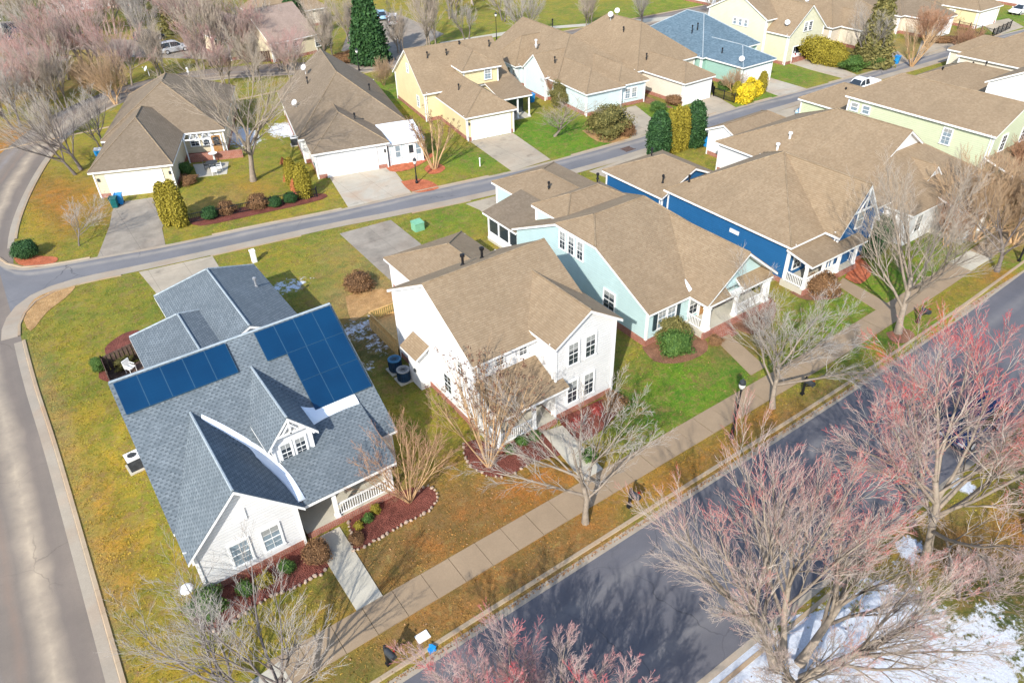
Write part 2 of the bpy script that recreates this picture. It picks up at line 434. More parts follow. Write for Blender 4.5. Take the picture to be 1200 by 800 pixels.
def perp(d):
    ref = np.where(np.abs(d[..., 2:3]) < .9, np.array([0, 0, 1.]), np.array([1., 0, 0]))
    t = unit(np.cross(d, ref)); return t, np.cross(t, d)

def tubes(pts, rad, k):
    """pts (N,S,3), rad (N,S) -> verts, quads of N open tubes with k sides"""
    N, S, _ = pts.shape
    d = np.empty_like(pts)
    d[:, 1:-1] = pts[:, 2:] - pts[:, :-2]; d[:, 0] = pts[:, 1] - pts[:, 0]; d[:, -1] = pts[:, -1] - pts[:, -2]
    d = unit(d); t, u = perp(d)
    a = np.arange(k) * 2 * np.pi / k
    v = pts[:, :, None] + rad[:, :, None, None] * (np.cos(a)[:, None] * t[:, :, None] + np.sin(a)[:, None] * u[:, :, None])
    idx = np.arange(N * S * k).reshape(N, S, k)
    f = np.stack([idx[:, :-1], np.roll(idx, -1, 2)[:, :-1], np.roll(idx, -1, 2)[:, 1:], idx[:, 1:]], -1).reshape(-1, 4)
    return v.reshape(-1, 3), f

def grow(seed, stems, H, levels, spread=None, up=.12, wander=.16, r0=.16, stem_ang=.1, lean=(0, 0), twig=.0068, seg=5):
    """branching skeleton: levels = [(children, length ratio, angle)], returns per level (pts, radii), scaled to height H"""
    g = np.random.default_rng(seed)
    az = np.arange(stems) * 2 * np.pi / max(stems, 1) + g.uniform(0, 6.28)
    an = stem_ang * g.uniform(.5, 1.3, stems) if stems > 1 else np.zeros(1)
    d = np.stack([np.sin(an) * np.cos(az) + lean[0], np.sin(an) * np.sin(az) + lean[1], np.cos(an)], -1); d = unit(d)
    p = np.stack([np.cos(az), np.sin(az), np.zeros(stems)], -1) * (r0 * .55 if stems > 1 else 0)
    L = g.uniform(.85, 1.1, stems) * levels[0][1]; r = np.full(stems, r0) * g.uniform(.75, 1., stems)
    out = []
    for li, (kids, ratio, ang) in enumerate(levels):
        N = len(L); S = seg if li < 3 else (4 if li < 4 else 3)
        pts = np.empty((N, S, 3)); pts[:, 0] = p; cur = d.copy()
        for i in range(1, S):
            cur = unit(cur + g.normal(0, wander, (N, 3)) + np.array([0, 0, up]))
            pts[:, i] = pts[:, i - 1] + cur * (L / (S - 1))[:, None]
        te = .62 if li == 0 else .3
        rad = r[:, None] * (1 - (1 - te) * np.linspace(0, 1, S))[None]
        out.append([pts, rad])
        if li + 1 == len(levels): break
        kids, ratio, ang = levels[li + 1]
        t = (np.linspace(.22 if li else .45, 1, kids)[None] + g.uniform(-.06, .06, (N, kids))).clip(.1, .999)
        x = t * (S - 1); i0 = np.floor(x).astype(int).clip(0, S - 2); fx = (x - i0)[..., None]
        n = np.arange(N)[:, None]
        cp = pts[n, i0] * (1 - fx) + pts[n, i0 + 1] * fx
        cd = unit(pts[n, i0 + 1] - pts[n, i0]); rr = rad[n, i0] * (1 - fx[..., 0]) + rad[n, i0 + 1] * fx[..., 0]
        tt, uu = perp(cd); a = np.arange(kids)[None] * 2.4 + g.uniform(0, 6.28, (N, 1)) + g.normal(0, .4, (N, kids))
        A = ang * g.uniform(.65, 1.25, (N, kids)) * np.where(t > .96, .45, 1)
        d = unit(cd * np.cos(A)[..., None] + (tt * np.cos(a)[..., None] + uu * np.sin(a)[..., None]) * np.sin(A)[..., None]).reshape(-1, 3)
        p = cp.reshape(-1, 3)
        L = (L[:, None] * ratio * (1.08 - .45 * t) * g.uniform(.75, 1.25, (N, kids))).ravel()
        r = np.maximum(rr * g.uniform(.5, .72, (N, kids)), twig).ravel()
    zmax = max(o[0][..., 2].max() for o in out); s = H / zmax
    q = out[-1][0][:, -1, :2]; w = np.percentile(np.linalg.norm(q - np.median(q, 0), axis=1), 93) * s
    sx = s if not spread else s * np.clip(spread / 2 / w, .4, 2.2)
    for o in out: o[0] = o[0] * np.array([sx, sx, s])
    return out

def bare_tree(name, seed, stems, H, levels, bark, twigs, split=3, seeds=0, seed_mat=None, **kw):
    """meshes of a leafless tree: trunk with limbs, crown of twigs, and seed heads if it has them"""
    lv = grow(seed, stems, H, levels, **kw)
    res = []
    for part, rng, mat in (('trunk', range(0, split), bark), ('crown', range(split, len(lv)), twigs)):
        V, F, T, k = [], [], [], 0
        for i in rng:
            pts, rad = lv[i]; sides = 7 if i == 0 else (5 if i < 2 else 3)
            if i == 0:
                rad = rad.copy(); rad[:, 0] *= 1.35
            v, f = tubes(pts, rad, sides)
            V.append(v); F.append(f + k); k += len(v)
            base = 0 if part == 'trunk' else (i - split) / max(1, len(lv) - split)
            tip = base + np.linspace(0, 1, pts.shape[1]) / max(1, (len(lv) - split) if part == 'crown' else 3)
            T.append(np.broadcast_to(tip[None, :, None], (pts.shape[0], pts.shape[1], sides)).ravel())
        res.append((part, np_mesh(name + '_' + part, np.concatenate(V), np.concatenate(F), mat, np.concatenate(T), smooth=(part == 'trunk'))))
    if seeds:
        g = np.random.default_rng(seed + 5); tips = lv[-1][0][:, -1]
        tips = tips[tips[:, 2] > H * .45]
        tips = tips[g.permutation(len(tips))[:seeds]]
        c = (tips[:, None] + g.normal(0, .06, (len(tips), 7, 3))).reshape(-1, 3)
        v, f, t = leaf_quads(g, c, .055, None)
        res.append(('seed_heads', np_mesh(name + '_seed_heads', v, f, seed_mat or M['seed'], t)))
    return res

def leaf_quads(g, c, size, nrm, asp=.55):
    n = len(c)
    a = unit(g.normal(0, 1, (n, 3)))
    if nrm is not None: a = unit(a + nrm * .9)
    t, u = perp(a); ph = g.uniform(0, 6.28, (n, 1)); t, u = t * np.cos(ph) + u * np.sin(ph), u * np.cos(ph) - t * np.sin(ph)
    s = (size * g.uniform(.6, 1.35, n))[:, None]
    v = np.stack([c - t * s, c + u * s * asp, c + t * s, c - u * s * asp], 1).reshape(-1, 3)
    return v, np.arange(n * 4).reshape(n, 4), np.repeat(g.uniform(0, 1, n), 4)

def leafy(name, seed, shape, h, r, n, size, mat, z0=0.0, lump=.16, ry=None):
    """a crown of leaf faces over a rough core: 'ball', 'cone', 'column', 'hedge'"""
    g = np.random.default_rng(seed); ry = ry or r
    K = g.normal(0, 1, (5, 3)) * 3.2; ph = g.uniform(0, 6.28, 5)
    def surf(d):
        lum = 1 + lump * np.sin(d @ K.T + ph).sum(1) / 2.2
        if shape == 'ball': q = d * np.array([r, ry, h / 2]) * lum[:, None]; q[:, 2] += h / 2
        elif shape == 'hedge':
            e = np.sign(d) * np.abs(d) ** .45; q = e * np.array([r, ry, h / 2]) * lum[:, None]; q[:, 2] += h / 2
        else:
            z = (d[:, 2] * .5 + .5); a = np.arctan2(d[:, 1], d[:, 0])
            prof = (1 - z) ** .8 * .97 + .05 if shape == 'cone' else np.sqrt(np.clip(1 - np.clip((z - .3) / .7, 0, 1) ** 2.2, 0, 1)) * (.75 + .25 * np.clip(z / .3, 0, 1)) + .02
            q = np.stack([np.cos(a) * prof * r, np.sin(a) * prof * ry, z * h], -1); q[:, :2] *= lum[:, None]
        return q
    d = unit(g.normal(0, 1, (n, 3)))
    if shape in ('cone', 'column'): d[:, 2] = g.uniform(-1, 1, n) if shape == 'column' else 1 - 2 * np.sqrt(g.uniform(0, 1, n))
    q = surf(d); cen = np.array([0, 0, h / 2])
    inn = np.abs(g.normal(0, .10, n))[:, None]
    ax = np.stack([0 * q[:, 0], 0 * q[:, 0], q[:, 2] if shape in ('cone', 'column') else np.full(n, h / 2)], -1)
    out_ = (g.uniform(0, 1, n) < .12)[:, None] * g.uniform(.02, .16, (n, 1)) * (0 if shape == 'cone' else 1)
    c = q + (ax - q) * (inn - out_) + g.normal(0, size * .7, (n, 3))
    v, f, t = leaf_quads(g, c, size, unit(q - ax))
    # the core, a coarse ball of the same shape
    nu, nv = 14, 9
    vv = np.linspace(-1, 1, nv); aa = np.arange(nu) * 2 * np.pi / nu
    dd = np.array([[np.sqrt(max(0, 1 - z * z)) * np.cos(a) + (1e-4 * np.cos(a)), np.sqrt(max(0, 1 - z * z)) * np.sin(a) + 1e-4 * np.sin(a), z] for z in vv for a in aa])
    cq = surf(dd); cax = np.stack([0 * cq[:, 0], 0 * cq[:, 0], cq[:, 2] if shape in ('cone', 'column') else np.full(len(cq), h / 2)], -1)
    cq = cax + (cq - cax) * .86
    ci = np.arange(nu * nv).reshape(nv, nu)
    cf = np.stack([ci[:-1], np.roll(ci, -1, 1)[:-1], np.roll(ci, -1, 1)[1:], ci[1:]], -1).reshape(-1, 4)
    V = np.concatenate([v, cq]); V[:, 2] = np.maximum(V[:, 2] + z0, -.02)
    return np_mesh(name, V, np.concatenate([f, cf + len(v)]), mat, np.concatenate([t, np.full(len(cq), .05)]))

def plant(name, parts, loc, label, cat, group=None, rz=0.0, sc=1.0):
    """an Empty with the plant's parts"""
    e = empty(name, loc, rz); tag(e, label, cat, group)
    e.scale = sc if hasattr(sc, '__len__') else (sc,) * 3
    for part, me in parts: link(part, me, e)
    return e

STEM = {}
def shrub(loc, me, label, cat='shrub', name='shrub', group=None, sc=1.0, rz=None, stem_h=.5):
    k = round(stem_h, 1)
    if k not in STEM:
        b = MB()
        for i in range(3):
            a = i * 2.1; b.tube([(math.cos(a) * .04, math.sin(a) * .04, -.02), (math.cos(a) * .16, math.sin(a) * .16, k)], [.035, .015], 5)
        STEM[k] = b.mesh('stem', M['bark_dark'])
    return plant(name, [('crown', me), ('stem', STEM[k])], loc, label, cat, group, random.uniform(0, 6) if rz is None else rz, sc)

# ------------------------------------------------------------------ houses
FACE = {'-y': 0.0, '-x': -math.pi / 2, '+x': math.pi / 2, '+y': math.pi}
WCACHE = {}
def window_meshes(w, h, style):
    k = (round(w, 2), round(h, 2), style)
    if k in WCACHE: return WCACHE[k]
    b = MB(); t = .09; w2, h2 = w / 2, h / 2
    b.box(-w2 - t, w2 + t, -.05, .02, h2, h2 + t + .02); b.box(-w2 - t - .03, w2 + t + .03, -.075, .02, -h2 - t, -h2)
    for s in (-1, 1): b.box(min(s * w2, s * (w2 + t)), max(s * w2, s * (w2 + t)), -.05, .02, -h2, h2)
    b.box(-w2, w2, -.04, .015, -.025, .025)                                       # meeting rail
    for s in (-1, 1): b.box(s * w2 - .025 if s > 0 else -w2, w2 if s > 0 else -w2 + .025, -.034, .014, -h2, h2)
    if 'g' in style:                                                              # glazing bars
        b.box(-.012, .012, -.028, .012, -h2 + .005, h2 - .005)
        for z in (-h2 / 2, h2 / 2): b.box(-w2 + .03, w2 - .03, -.026, .011, z - .01, z + .01)
    p = MB(); p.box(-w2, w2, -.02, .01, -h2, h2)
    fr = b.mesh('window', M['white']); pa = p.mesh('pane', M['blind'] if 'b' in style else M['glass'])
    WCACHE[k] = (fr, pa); return fr, pa

class House:
    def __init__(s, label, loc, yaw=0.0, wall='white_siding', roof='tan_shingle', cap='tan_cap', found='brick', cat='house', name='house', group=None):
        s.e = empty(name, loc, R(yaw)); tag(s.e, label, cat, group)
        s.o = (loc[0], loc[1]); s.yaw = R(yaw)
        s.wall, s.roof, s.cap, s.found = M[wall], M[roof], M[cap], M[found]
        s.mb = {}
        s.planes = []
    def loc(s, p):
        """world xy -> house xy"""
        dx, dy = p[0] - s.o[0], p[1] - s.o[1]; c, n = math.cos(-s.yaw), math.sin(-s.yaw)
        return (dx * c - dy * n, dx * n + dy * c)
    def get(s, name, mat):
        k = (name, mat.name)
        if k not in s.mb: s.mb[k] = (MB(), mat)
        return s.mb[k][0]
    def done(s):
        for (name, _), (b, mat) in s.mb.items(): b.build(name, mat, s.e)
        s.mb = {}
    def skin(s, polys, name='roof', mat=None, trim=True, th=.05):
        b = MB(); b.shell(polys, th); o = b.build(name, mat or s.roof, s.e)
        if trim:
            f = MB(); f.shell([[(q[0], q[1], q[2] - th) for q in p] for p in polys], .17, top=False); f.build('fascia', M['white'], o)
        s.top = o
        return o
    def ridge(s, a, b, r=.065, name='ridge_cap'):
        a, b = Vector(a), Vector(b); d = (b - a).normalized() * .05
        t = MB(); t.tube([a + d, b - d], [r, r], 6); t.build(name, s.cap, s.top)
    def block(s, rx0, rx1, ry0, ry1, ze, zr, ax='x', i0=0., i1=0., oh=.35, ohr=.28, zb=-.05, rm=None, wall=None, roof=None, found=True, name='roof', ze2=None, walls=True, cap=True, skip=()):
        """one roofed volume; i0/i1 = how far the ridge ends are drawn in (0 = gable)"""
        sw = (lambda u, v, z: (u, v, z)) if ax == 'x' else (lambda u, v, z: (v, u, z))
        u0, u1, v0, v1 = (rx0, rx1, ry0, ry1) if ax == 'x' else (ry0, ry1, rx0, rx1)
        vm = (v0 + v1) / 2 if rm is None else rm
        za, zc = ze, (ze if ze2 is None else ze2)
        A, B = (u0 + i0, vm, zr), (u1 - i1, vm, zr)
        polys = [[(u0, v0, za), (u1, v0, za), B, A], [(u1, v1, zc), (u0, v1, zc), A, B]]
        if i0: polys.append([(u0, v1, zc), (u0, v0, za), A])
        if i1: polys.append([(u1, v0, za), (u1, v1, zc), B])
        if u1 - u0 - i0 - i1 < .02:
            polys = [[q for j, q in enumerate(p) if j == 0 or q != p[j - 1]] for p in polys]
        s.skin([[sw(*q) for q in p] for p in polys], name, roof)
        if cap:
            if u1 - u0 - i0 - i1 > .3: s.ridge(sw(*A), sw(*B))
            if i0: s.ridge(sw(u0, v0, za), sw(*A)); s.ridge(sw(u0, v1, zc), sw(*A))
            if i1: s.ridge(sw(u1, v0, za), sw(*B)); s.ridge(sw(u1, v1, zc), sw(*B))
        if not walls: return
        a0, a1 = u0 + (oh if i0 else ohr), u1 - (oh if i1 else ohr)
        b0, b1 = v0 + oh, v1 - oh
        t0 = za + (zr - za) / (vm - v0) * oh - .19; t1 = zc + (zr - zc) / (v1 - vm) * oh - .19
        if i0: t0 = t1 = min(t0, t1)
        w = MB()
        if 'v0' not in skip: w.poly([sw(a0, b0, zb), sw(a1, b0, zb), sw(a1, b0, t0), sw(a0, b0, t0)])
        if 'v1' not in skip: w.poly([sw(a1, b1, zb), sw(a0, b1, zb), sw(a0, b1, t1), sw(a1, b1, t1)])
        for u, i, nm in ((a0, i0, 'u0'), (a1, i1, 'u1')):
            if nm in skip: continue
            q = [sw(u, b1, zb), sw(u, b0, zb), sw(u, b0, t0)]
            if not i: q.append(sw(u, vm, zr - .19))
            q.append(sw(u, b1, t1)); w.poly(q)
        wo = w.build('wall', wall or s.wall, s.e)
        ca, sa = math.cos(s.e.rotation_euler[2]), math.sin(s.e.rotation_euler[2]); ox, oy = s.e.location[:2]
        COVER.append([(ox + x * ca - y * sa, oy + x * sa + y * ca) for x, y, _ in (sw(a0, b0, 0), sw(a1, b0, 0), sw(a1, b1, 0), sw(a0, b1, 0))])
        if zb < 1:      # rainwater pipes at the eaves
            for u, v, t, q in ((a0 + .22, b0, t0, -1), (a1 - .22, b1, t1, 1)):
                d = MB(); x, y, _ = sw(u, v + q * .05, 0); d.box(x - .04, x + .04, y - .04, y + .04, .1, t - .1)
                x2, y2, _ = sw(u, v + q * (oh - .02), 0); d.bar((x, y, t - .12), (x2, y2, t + .02), .07, .07); d.build('downpipe', M['white'], wo)
        for u in (a0, a1):
            for v, t in ((b0, t0), (b1, t1)):
                x, y, _ = sw(u, v, 0); tr = MB(); tr.box(x - .065, x + .065, y - .065, y + .065, zb, t + .05); tr.build('corner_board', M['white'], wo)
        if found:
            x0, y0, _ = sw(a0, b0, 0); x1, y1, _ = sw(a1, b1, 0)
            fm = MB(); fm.box(x0 - .025, x1 + .025, y0 - .025, y1 + .025, -.1, .42); fm.build('foundation', s.found, wo)
        return dict(u0=a0, u1=a1, v0=b0, v1=b1, t0=t0, t1=t1)
    def window(s, x, y, z, face='-y', w=.85, h=1.45, style='g', shut=False):
        fr, pa = window_meshes(w, h, style)
        o = link('window', fr, s.e, (x, y, z), FACE[face] if isinstance(face, str) else face); link('pane', pa, o)
        if random.random() < .7:
            d = random.uniform(.2, .75) * h; b = MB(); b.box(-w / 2 + .03, w / 2 - .03, -.0225, -.015, h / 2 - d, h / 2 - .01); b.build('blind', M['shade'], o)
        if shut:
            for k in (-1, 1):
                b = MB(); c = k * (w / 2 + .31)
                b.box(c - .19, c + .19, -.05, .02, -h / 2 - .05, h / 2 + .05)
                for zz in range(6): b.box(c - .15, c + .15, -.062, .015, -h / 2 + .08 + zz * h / 6, -h / 2 + .16 + zz * h / 6)
                b.build('shutter', M['shutter'], o)
        return o
    def door(s, x, y, z, face='-y', w=.95, h=2.05, mat='door_wood', glass=True):
        b = MB(); b.box(-w / 2, w / 2, -.03, .02, 0, h)
        for (a, c) in ((.15, .85), (1.0, 1.85)):
            for k in (-1, 1): b.box(min(k * .06, k * (w / 2 - .1)), max(k * .06, k * (w / 2 - .1)), -.045, .01, a, c)
        o = b.build('door', M[mat], s.e, loc=(x, y, z), rz=FACE[face])
        f = MB(); f.box(-w / 2 - .12, -w / 2, -.05, .02, 0, h + .12); f.box(w / 2, w / 2 + .12, -.05, .02, 0, h + .12); f.box(-w / 2, w / 2, -.05, .02, h, h + .12)
        f.build('door_frame', M['white'], o)
        if glass:
            p = MB(); p.box(-w / 2 + .16, w / 2 - .16, -.055, .0, 1.0, 1.85); p.build('pane', M['glass'], o)
        k = MB(); k.tube([(w / 2 - .09, -.03, 1.), (w / 2 - .09, -.1, 1.)], .03, 6); k.build('handle', M['dark'], o)
    def garage_door(s, x, y, face='-y', w=4.9, h=2.15, z=0.0):
        b = MB(); rows, cols = 4, 8
        b.box(-w / 2, w / 2, -.02, .03, 0, h)
        for i in range(rows):
            for j in range(cols):
                cw, ch = w / cols, h / rows
                b.box(-w / 2 + j * cw + .07, -w / 2 + (j + 1) * cw - .07, -.038, .01, i * ch + .08, (i + 1) * ch - .08)
        o = b.build('garage_door', M['garage'], s.e, loc=(x, y, z), rz=FACE[face])
        f = MB()
        for k in (-1, 1): f.box(min(k * w / 2, k * (w / 2 + .15)), max(k * w / 2, k * (w / 2 + .15)), -.06, .03, 0, h + .15)
        f.box(-w / 2, w / 2, -.06, .03, h, h + .15); f.build('door_frame', M['white'], o)
        g = MB(); g.tube([(0, -.04, .35), (0, -.09, .35)], .03, 6); g.build('handle', M['dark'], o)
    def pipe(s, x, y, z, h=.7, r=.06, mat='black', hood=True):
        h *= .85
        b = MB(); b.tube([(x, y, z - .3), (x, y, z + h)], r, 8)
        b.lathe([(r * 2.1, -.02), (r * 1.1, .14)], (x, y, z), 8)
        if hood: b.lathe([(r * 1.05, h - .12), (r * 1.9, h - .1), (r * 1.9, h + .06), (0, h + .13)], (x, y, z), 8)
        b.build('roof_vent', M[mat], s.e)
    def dish(s, x, y, z, az=0.6, r=.36):
        b = MB(); b.tube([(0, 0, -.25), (0, 0, .5)], .03, 6)
        n = 12; c = Vector((math.cos(az) * .12, math.sin(az) * .12, .55)); ax = Vector((math.cos(az) * .8, math.sin(az) * .8, .55)).normalized()
        t = ax.cross(Vector((0, 0, 1))).normalized(); u = t.cross(ax)
        ring = lambda rr, dd: [c + ax * dd + (t * math.cos(k * 2 * math.pi / n) + u * math.sin(k * 2 * math.pi / n)) * rr for k in range(n)]
        a, d0, e2 = ring(r, .1), ring(r * .5, .02), ring(r * 1.0, .07)
        for k in range(n):
            j = (k + 1) % n
            b.poly([a[k], a[j], d0[j], d0[k]]); b.poly([d0[k], d0[j], c]); b.poly([a[j], a[k], e2[k], e2[j]]); b.poly([e2[j], e2[k], c - ax * .03])
        b.tube([c - u * r, c + ax * .42], .015, 5); b.lathe([(0, -.04), (.05, -.02), (.05, .04), (0, .06)], c + ax * .42, 6)
        b.build('satellite_dish', M['dish'], s.e, loc=(x, y, z))
    def post(s, x, y, z0, z1, w=.16, w1=None, mat='white'):
        b = MB(); w1 = w1 or w; a, c = w / 2, w1 / 2
        P = [(x - a, y - a), (x + a, y - a), (x + a, y + a), (x - a, y + a)]; Q = [(x - c, y - c), (x + c, y - c), (x + c, y + c), (x - c, y + c)]
        for i in range(4):
            j = (i + 1) % 4; b.poly([(*P[i], z0), (*P[j], z0), (*Q[j], z1), (*Q[i], z1)])
        b.box(x - a - .04, x + a + .04, y - a - .04, y + a + .04, z0, z0 + .16); b.box(x - c - .04, x + c + .04, y - c - .04, y + c + .04, z1 - .14, z1)
        b.build('post', M[mat], s.e)
    def rail(s, p0, p1, z, h=.85, mat='white', step=.135, name='railing', parent=None):
        b = MB(); a, c = Vector((*p0, 0)), Vector((*p1, 0)); L = (c - a).length; d = (c - a) / L
        up = lambda zz: Vector((0, 0, zz))
        b.bar(a + up(z + h), c + up(z + h), .09, .06); b.bar(a + up(z + .1), c + up(z + .1), .06, .06)
        n = int(L / step)
        for i in range(1, n):
            q = a + d * (L * i / n); b.box(q.x - .02, q.x + .02, q.y - .02, q.y + .02, z + .12, z + h - .03)
        b.build(name, M[mat], s.e)
    def box(s, name, mat, *a):
        b = MB(); b.box(*a); b.build(name, M[mat], s.e)

# ------------------------------------------------------------------ small things
def car(label, loc, rz, paintm, kind='suv', group=None, name='parked_car'):
    """length along local x, front at +x"""
    key = (paintm, kind)
    if key in CARS:
        c = copy_tree(CARS[key], loc, rz, label=label)
        if group: c['group'] = group
        return c
    e = empty(name, loc, rz); tag(e, label, 'car', group); CARS[key] = e
    L = 4.7
    if kind == 'suv':   top = [(-2.28, .95, .80), (-2.05, 1.62, .60), (-1.5, 1.70, .62), (.1, 1.70, .62), (.55, 1.58, .62), (1.25, 1.03, .78)]
    elif kind == 'pickup': top = [(-.55, 1.0, .78), (-.35, 1.66, .62), (.0, 1.74, .64), (.75, 1.72, .64), (1.05, 1.6, .62), (1.65, 1.08, .78)]; L = 5.5
    else:               top = [(-1.95, .92, .76), (-1.25, 1.36, .56), (-.8, 1.42, .58), (.1, 1.42, .58), (.4, 1.36, .57), (1.2, .95, .74)]
    h = L / 2; B = MB()
    belt = 1.0 if kind != 'sedan' else .9
    st = [(-h, .45, .78, .72), (-h + .12, .32, belt - .06, .86), (-h + .8, .26, belt, .90), (.6, .26, belt, .91), (1.3, .26, belt - .02, .90), (h - .5, .30, belt - .14, .86), (h - .08, .36, belt - .3, .76), (h, .45, belt - .42, .66)]
    if kind == 'pickup': st = [(-h, .5, 1.0, .86), (-h + .05, .4, 1.06, .90), (-.6, .3, 1.06, .92), (1.2, .3, 1.05, .92), (h - .6, .32, 1.0, .90), (h - .08, .4, .86, .84), (h, .5, .7, .74)]
    rings = [[(x, -w * .9, z0), (x, -w, (z0 + z1) / 2), (x, -w * .97, z1 - .06), (x, -w * .86, z1), (x, w * .86, z1), (x, w * .97, z1 - .06), (x, w, (z0 + z1) / 2), (x, w * .9, z0)] for x, z0, z1, w in st]
    for a, c in zip(rings, rings[1:]):
        for i in range(8): B.poly([a[i], a[(i + 1) % 8], c[(i + 1) % 8], c[i]])
    B.poly(rings[0][::-1]); B.poly(rings[-1])
    if kind == 'pickup':
        B.box(-h + .1, -.62, -.82, -.74, 1.0, 1.12); B.box(-h + .1, -.62, .74, .82, 1.0, 1.12); B.box(-h + .02, -h + .1, -.82, .82, 1.0, 1.12)
    # roof skin and pillars
    rf = [q for q in top if q[1] > (1.5 if kind != 'sedan' else 1.3)]
    for (x0, z0, w0), (x1, z1, w1) in zip(rf, rf[1:]):
        B.poly([(x0, -w0, z0 + .03), (x1, -w1, z1 + .03), (x1, w1, z1 + .03), (x0, w0, z0 + .03)])
        for k in (-1, 1): B.poly([(x0, k * w0, z0 + .03), (x1, k * w1, z1 + .03), (x1, k * (w1 + .02), z1 - .04), (x0, k * (w0 + .02), z0 - .04)])
    for k in (-1, 1):
        B.bar((top[0][0], k * .76, belt - .02), (rf[0][0], k * (rf[0][2]), rf[0][1] + .02), .08, .06); B.bar((top[-1][0], k * .76, belt - .02), (rf[-1][0], k * rf[-1][2], rf[-1][1] + .02), .07, .06)
        xm = (rf[0][0] + rf[-1][0]) / 2 + .1; B.bar((xm, k * .80, belt - .02), (xm, k * (rf[1][2] + .015), rf[1][1]), .09, .05)
    B.build('body', M['car_' + paintm], e, smooth=False)
    G = MB()
    gl = [[(x, -(w if z > belt + .2 else .79), z), (x, (w if z > belt + .2 else .79), z)] for x, z, w in top]
    for a, c in zip(gl, gl[1:]): G.poly([a[0], c[0], c[1], a[1]])
    for k in (0, 1):
        s_ = -1 if k == 0 else 1
        low = [(x, s_ * .80, belt - .03) for x, z, w in top]
        for i in range(len(top) - 1): G.poly([gl[i][k], gl[i + 1][k], low[i + 1], low[i]])
    G.build('window', M['glass'], e)
    wx = h - .95
    for x in (-wx + .05, wx):
        for k in (-1, 1):
            b = MB(); n = 14
            for (r0, y0, r1, y1) in ((.20, .11, .33, .10), (.33, .10, .34, -.10), (.34, -.10, .20, -.11)):
                for i in range(n):
                    a0, a1 = 2 * math.pi * i / n, 2 * math.pi * (i + 1) / n
                    b.poly([(r0 * math.cos(a0), k * y0, r0 * math.sin(a0)), (r0 * math.cos(a1), k * y0, r0 * math.sin(a1)), (r1 * math.cos(a1), k * y1, r1 * math.sin(a1)), (r1 * math.cos(a0), k * y1, r1 * math.sin(a0))])
            w = b.build('wheel', M['rubber'], e, loc=(x, k * .80, .34))
            b = MB(); b.tube([(0, k * .04, 0), (0, k * .125, 0)], .21, 10); b.build('rim', M['rim'], w)
    for k in (-1, 1):
        b = MB(); b.box(h - .16, h - .03, k * .55 - .16, k * .55 + .16, belt - .42, belt - .28); b.build('headlight', M['lamp_glass'], e)
        b = MB(); b.box(-h - .01, -h + .1, k * .66 - .1, k * .66 + .1, belt - .28, belt - .08); b.build('tail_light', M['red_lens'], e)
    b = MB()
    for k in (-1, 1): b.box(.85, 1.02, k * .95 - .09, k * .95 + .09, belt - .02, belt + .13)
    b.build('mirror', M['car_' + paintm], e)
    return e
CARS = {}

def wheelie_bin(label, loc, rz, mat, group=None, lid=None):
    e = empty('wheelie_bin', loc, rz); tag(e, label, 'wheelie bin', group)
    b = MB(); P = [(-.24, -.26), (.24, -.26), (.24, .26), (-.24, .26)]; Q = [(-.30, -.34), (.30, -.34), (.30, .34), (-.30, .34)]
    for i in range(4):
        j = (i + 1) % 4; b.poly([(*P[i], .06), (*P[j], .06), (*Q[j], 1.0), (*Q[i], 1.0)])
    b.poly([(*q, .06) for q in P][::-1]); b.build('body', M[mat], e)
    b = MB(); b.poly([(-.33, -.38, 1.0), (.33, -.38, 1.0), (.33, .36, 1.06), (-.33, .36, 1.06)]); b.box(-.33, .33, -.38, .36, .96, 1.01)
    b.bar((-.33, -.36, 1.06), (-.33, .34, 1.1), .05, .04); b.bar((.33, -.36, 1.06), (.33, .34, 1.1), .05, .04); b.build('lid', M[lid or mat], e)
    b = MB(); b.tube([(-.26, .42, .98), (.26, .42, .98)], .022, 6); b.build('handle', M[lid or mat], e)
    for k in (-1, 1):
        b = MB(); b.tube([(k * .2, .3, .12), (k * .28, .3, .12)], .12, 12); b.build('wheel', M['rubber'], e)
    return e

def mailbox(label, loc, rz, group, flag=True):
    e = empty('mailbox', loc, rz); tag(e, label, 'mailbox', group)
    b = MB(); b.box(-.055, .055, -.055, .055, -.05, 1.28); b.lathe([(.09, 1.28), (.05, 1.34), (.07, 1.4), (0, 1.46)], n=8)
    b.bar((0, .05, .62), (0, -.42, 1.0), .07, .07); b.box(-.04, .04, -.5, .06, .99, 1.05); b.box(-.1, .1, -.1, .1, -.05, .14); b.build('post', M['black'], e)
    b = MB(); n = 8; y0, y1 = -.62, -.08
    prof = [(-.13, 1.05), (.13, 1.05)] + [(.13 * math.cos(a * math.pi / n), 1.2 + .12 * math.sin(a * math.pi / n)) for a in range(n + 1)]
    for (x0, z0), (x1, z1) in zip(prof, prof[1:] + prof[:1]): b.poly([(x0, y0, z0), (x1, y0, z1), (x1, y1, z1), (x0, y1, z0)])
    b.poly([(x, y0, z) for x, z in prof]); b.poly([(x, y1, z) for x, z in prof][::-1]); b.build('box', M['dark'], e)
    b = MB(); b.box(.135, .15, -.4, -.37, 1.1, 1.38); b.box(.135, .15, -.5, -.37, 1.3, 1.38); b.build('flag', M['red_lens'] if flag else M['dark'], e)
    return e

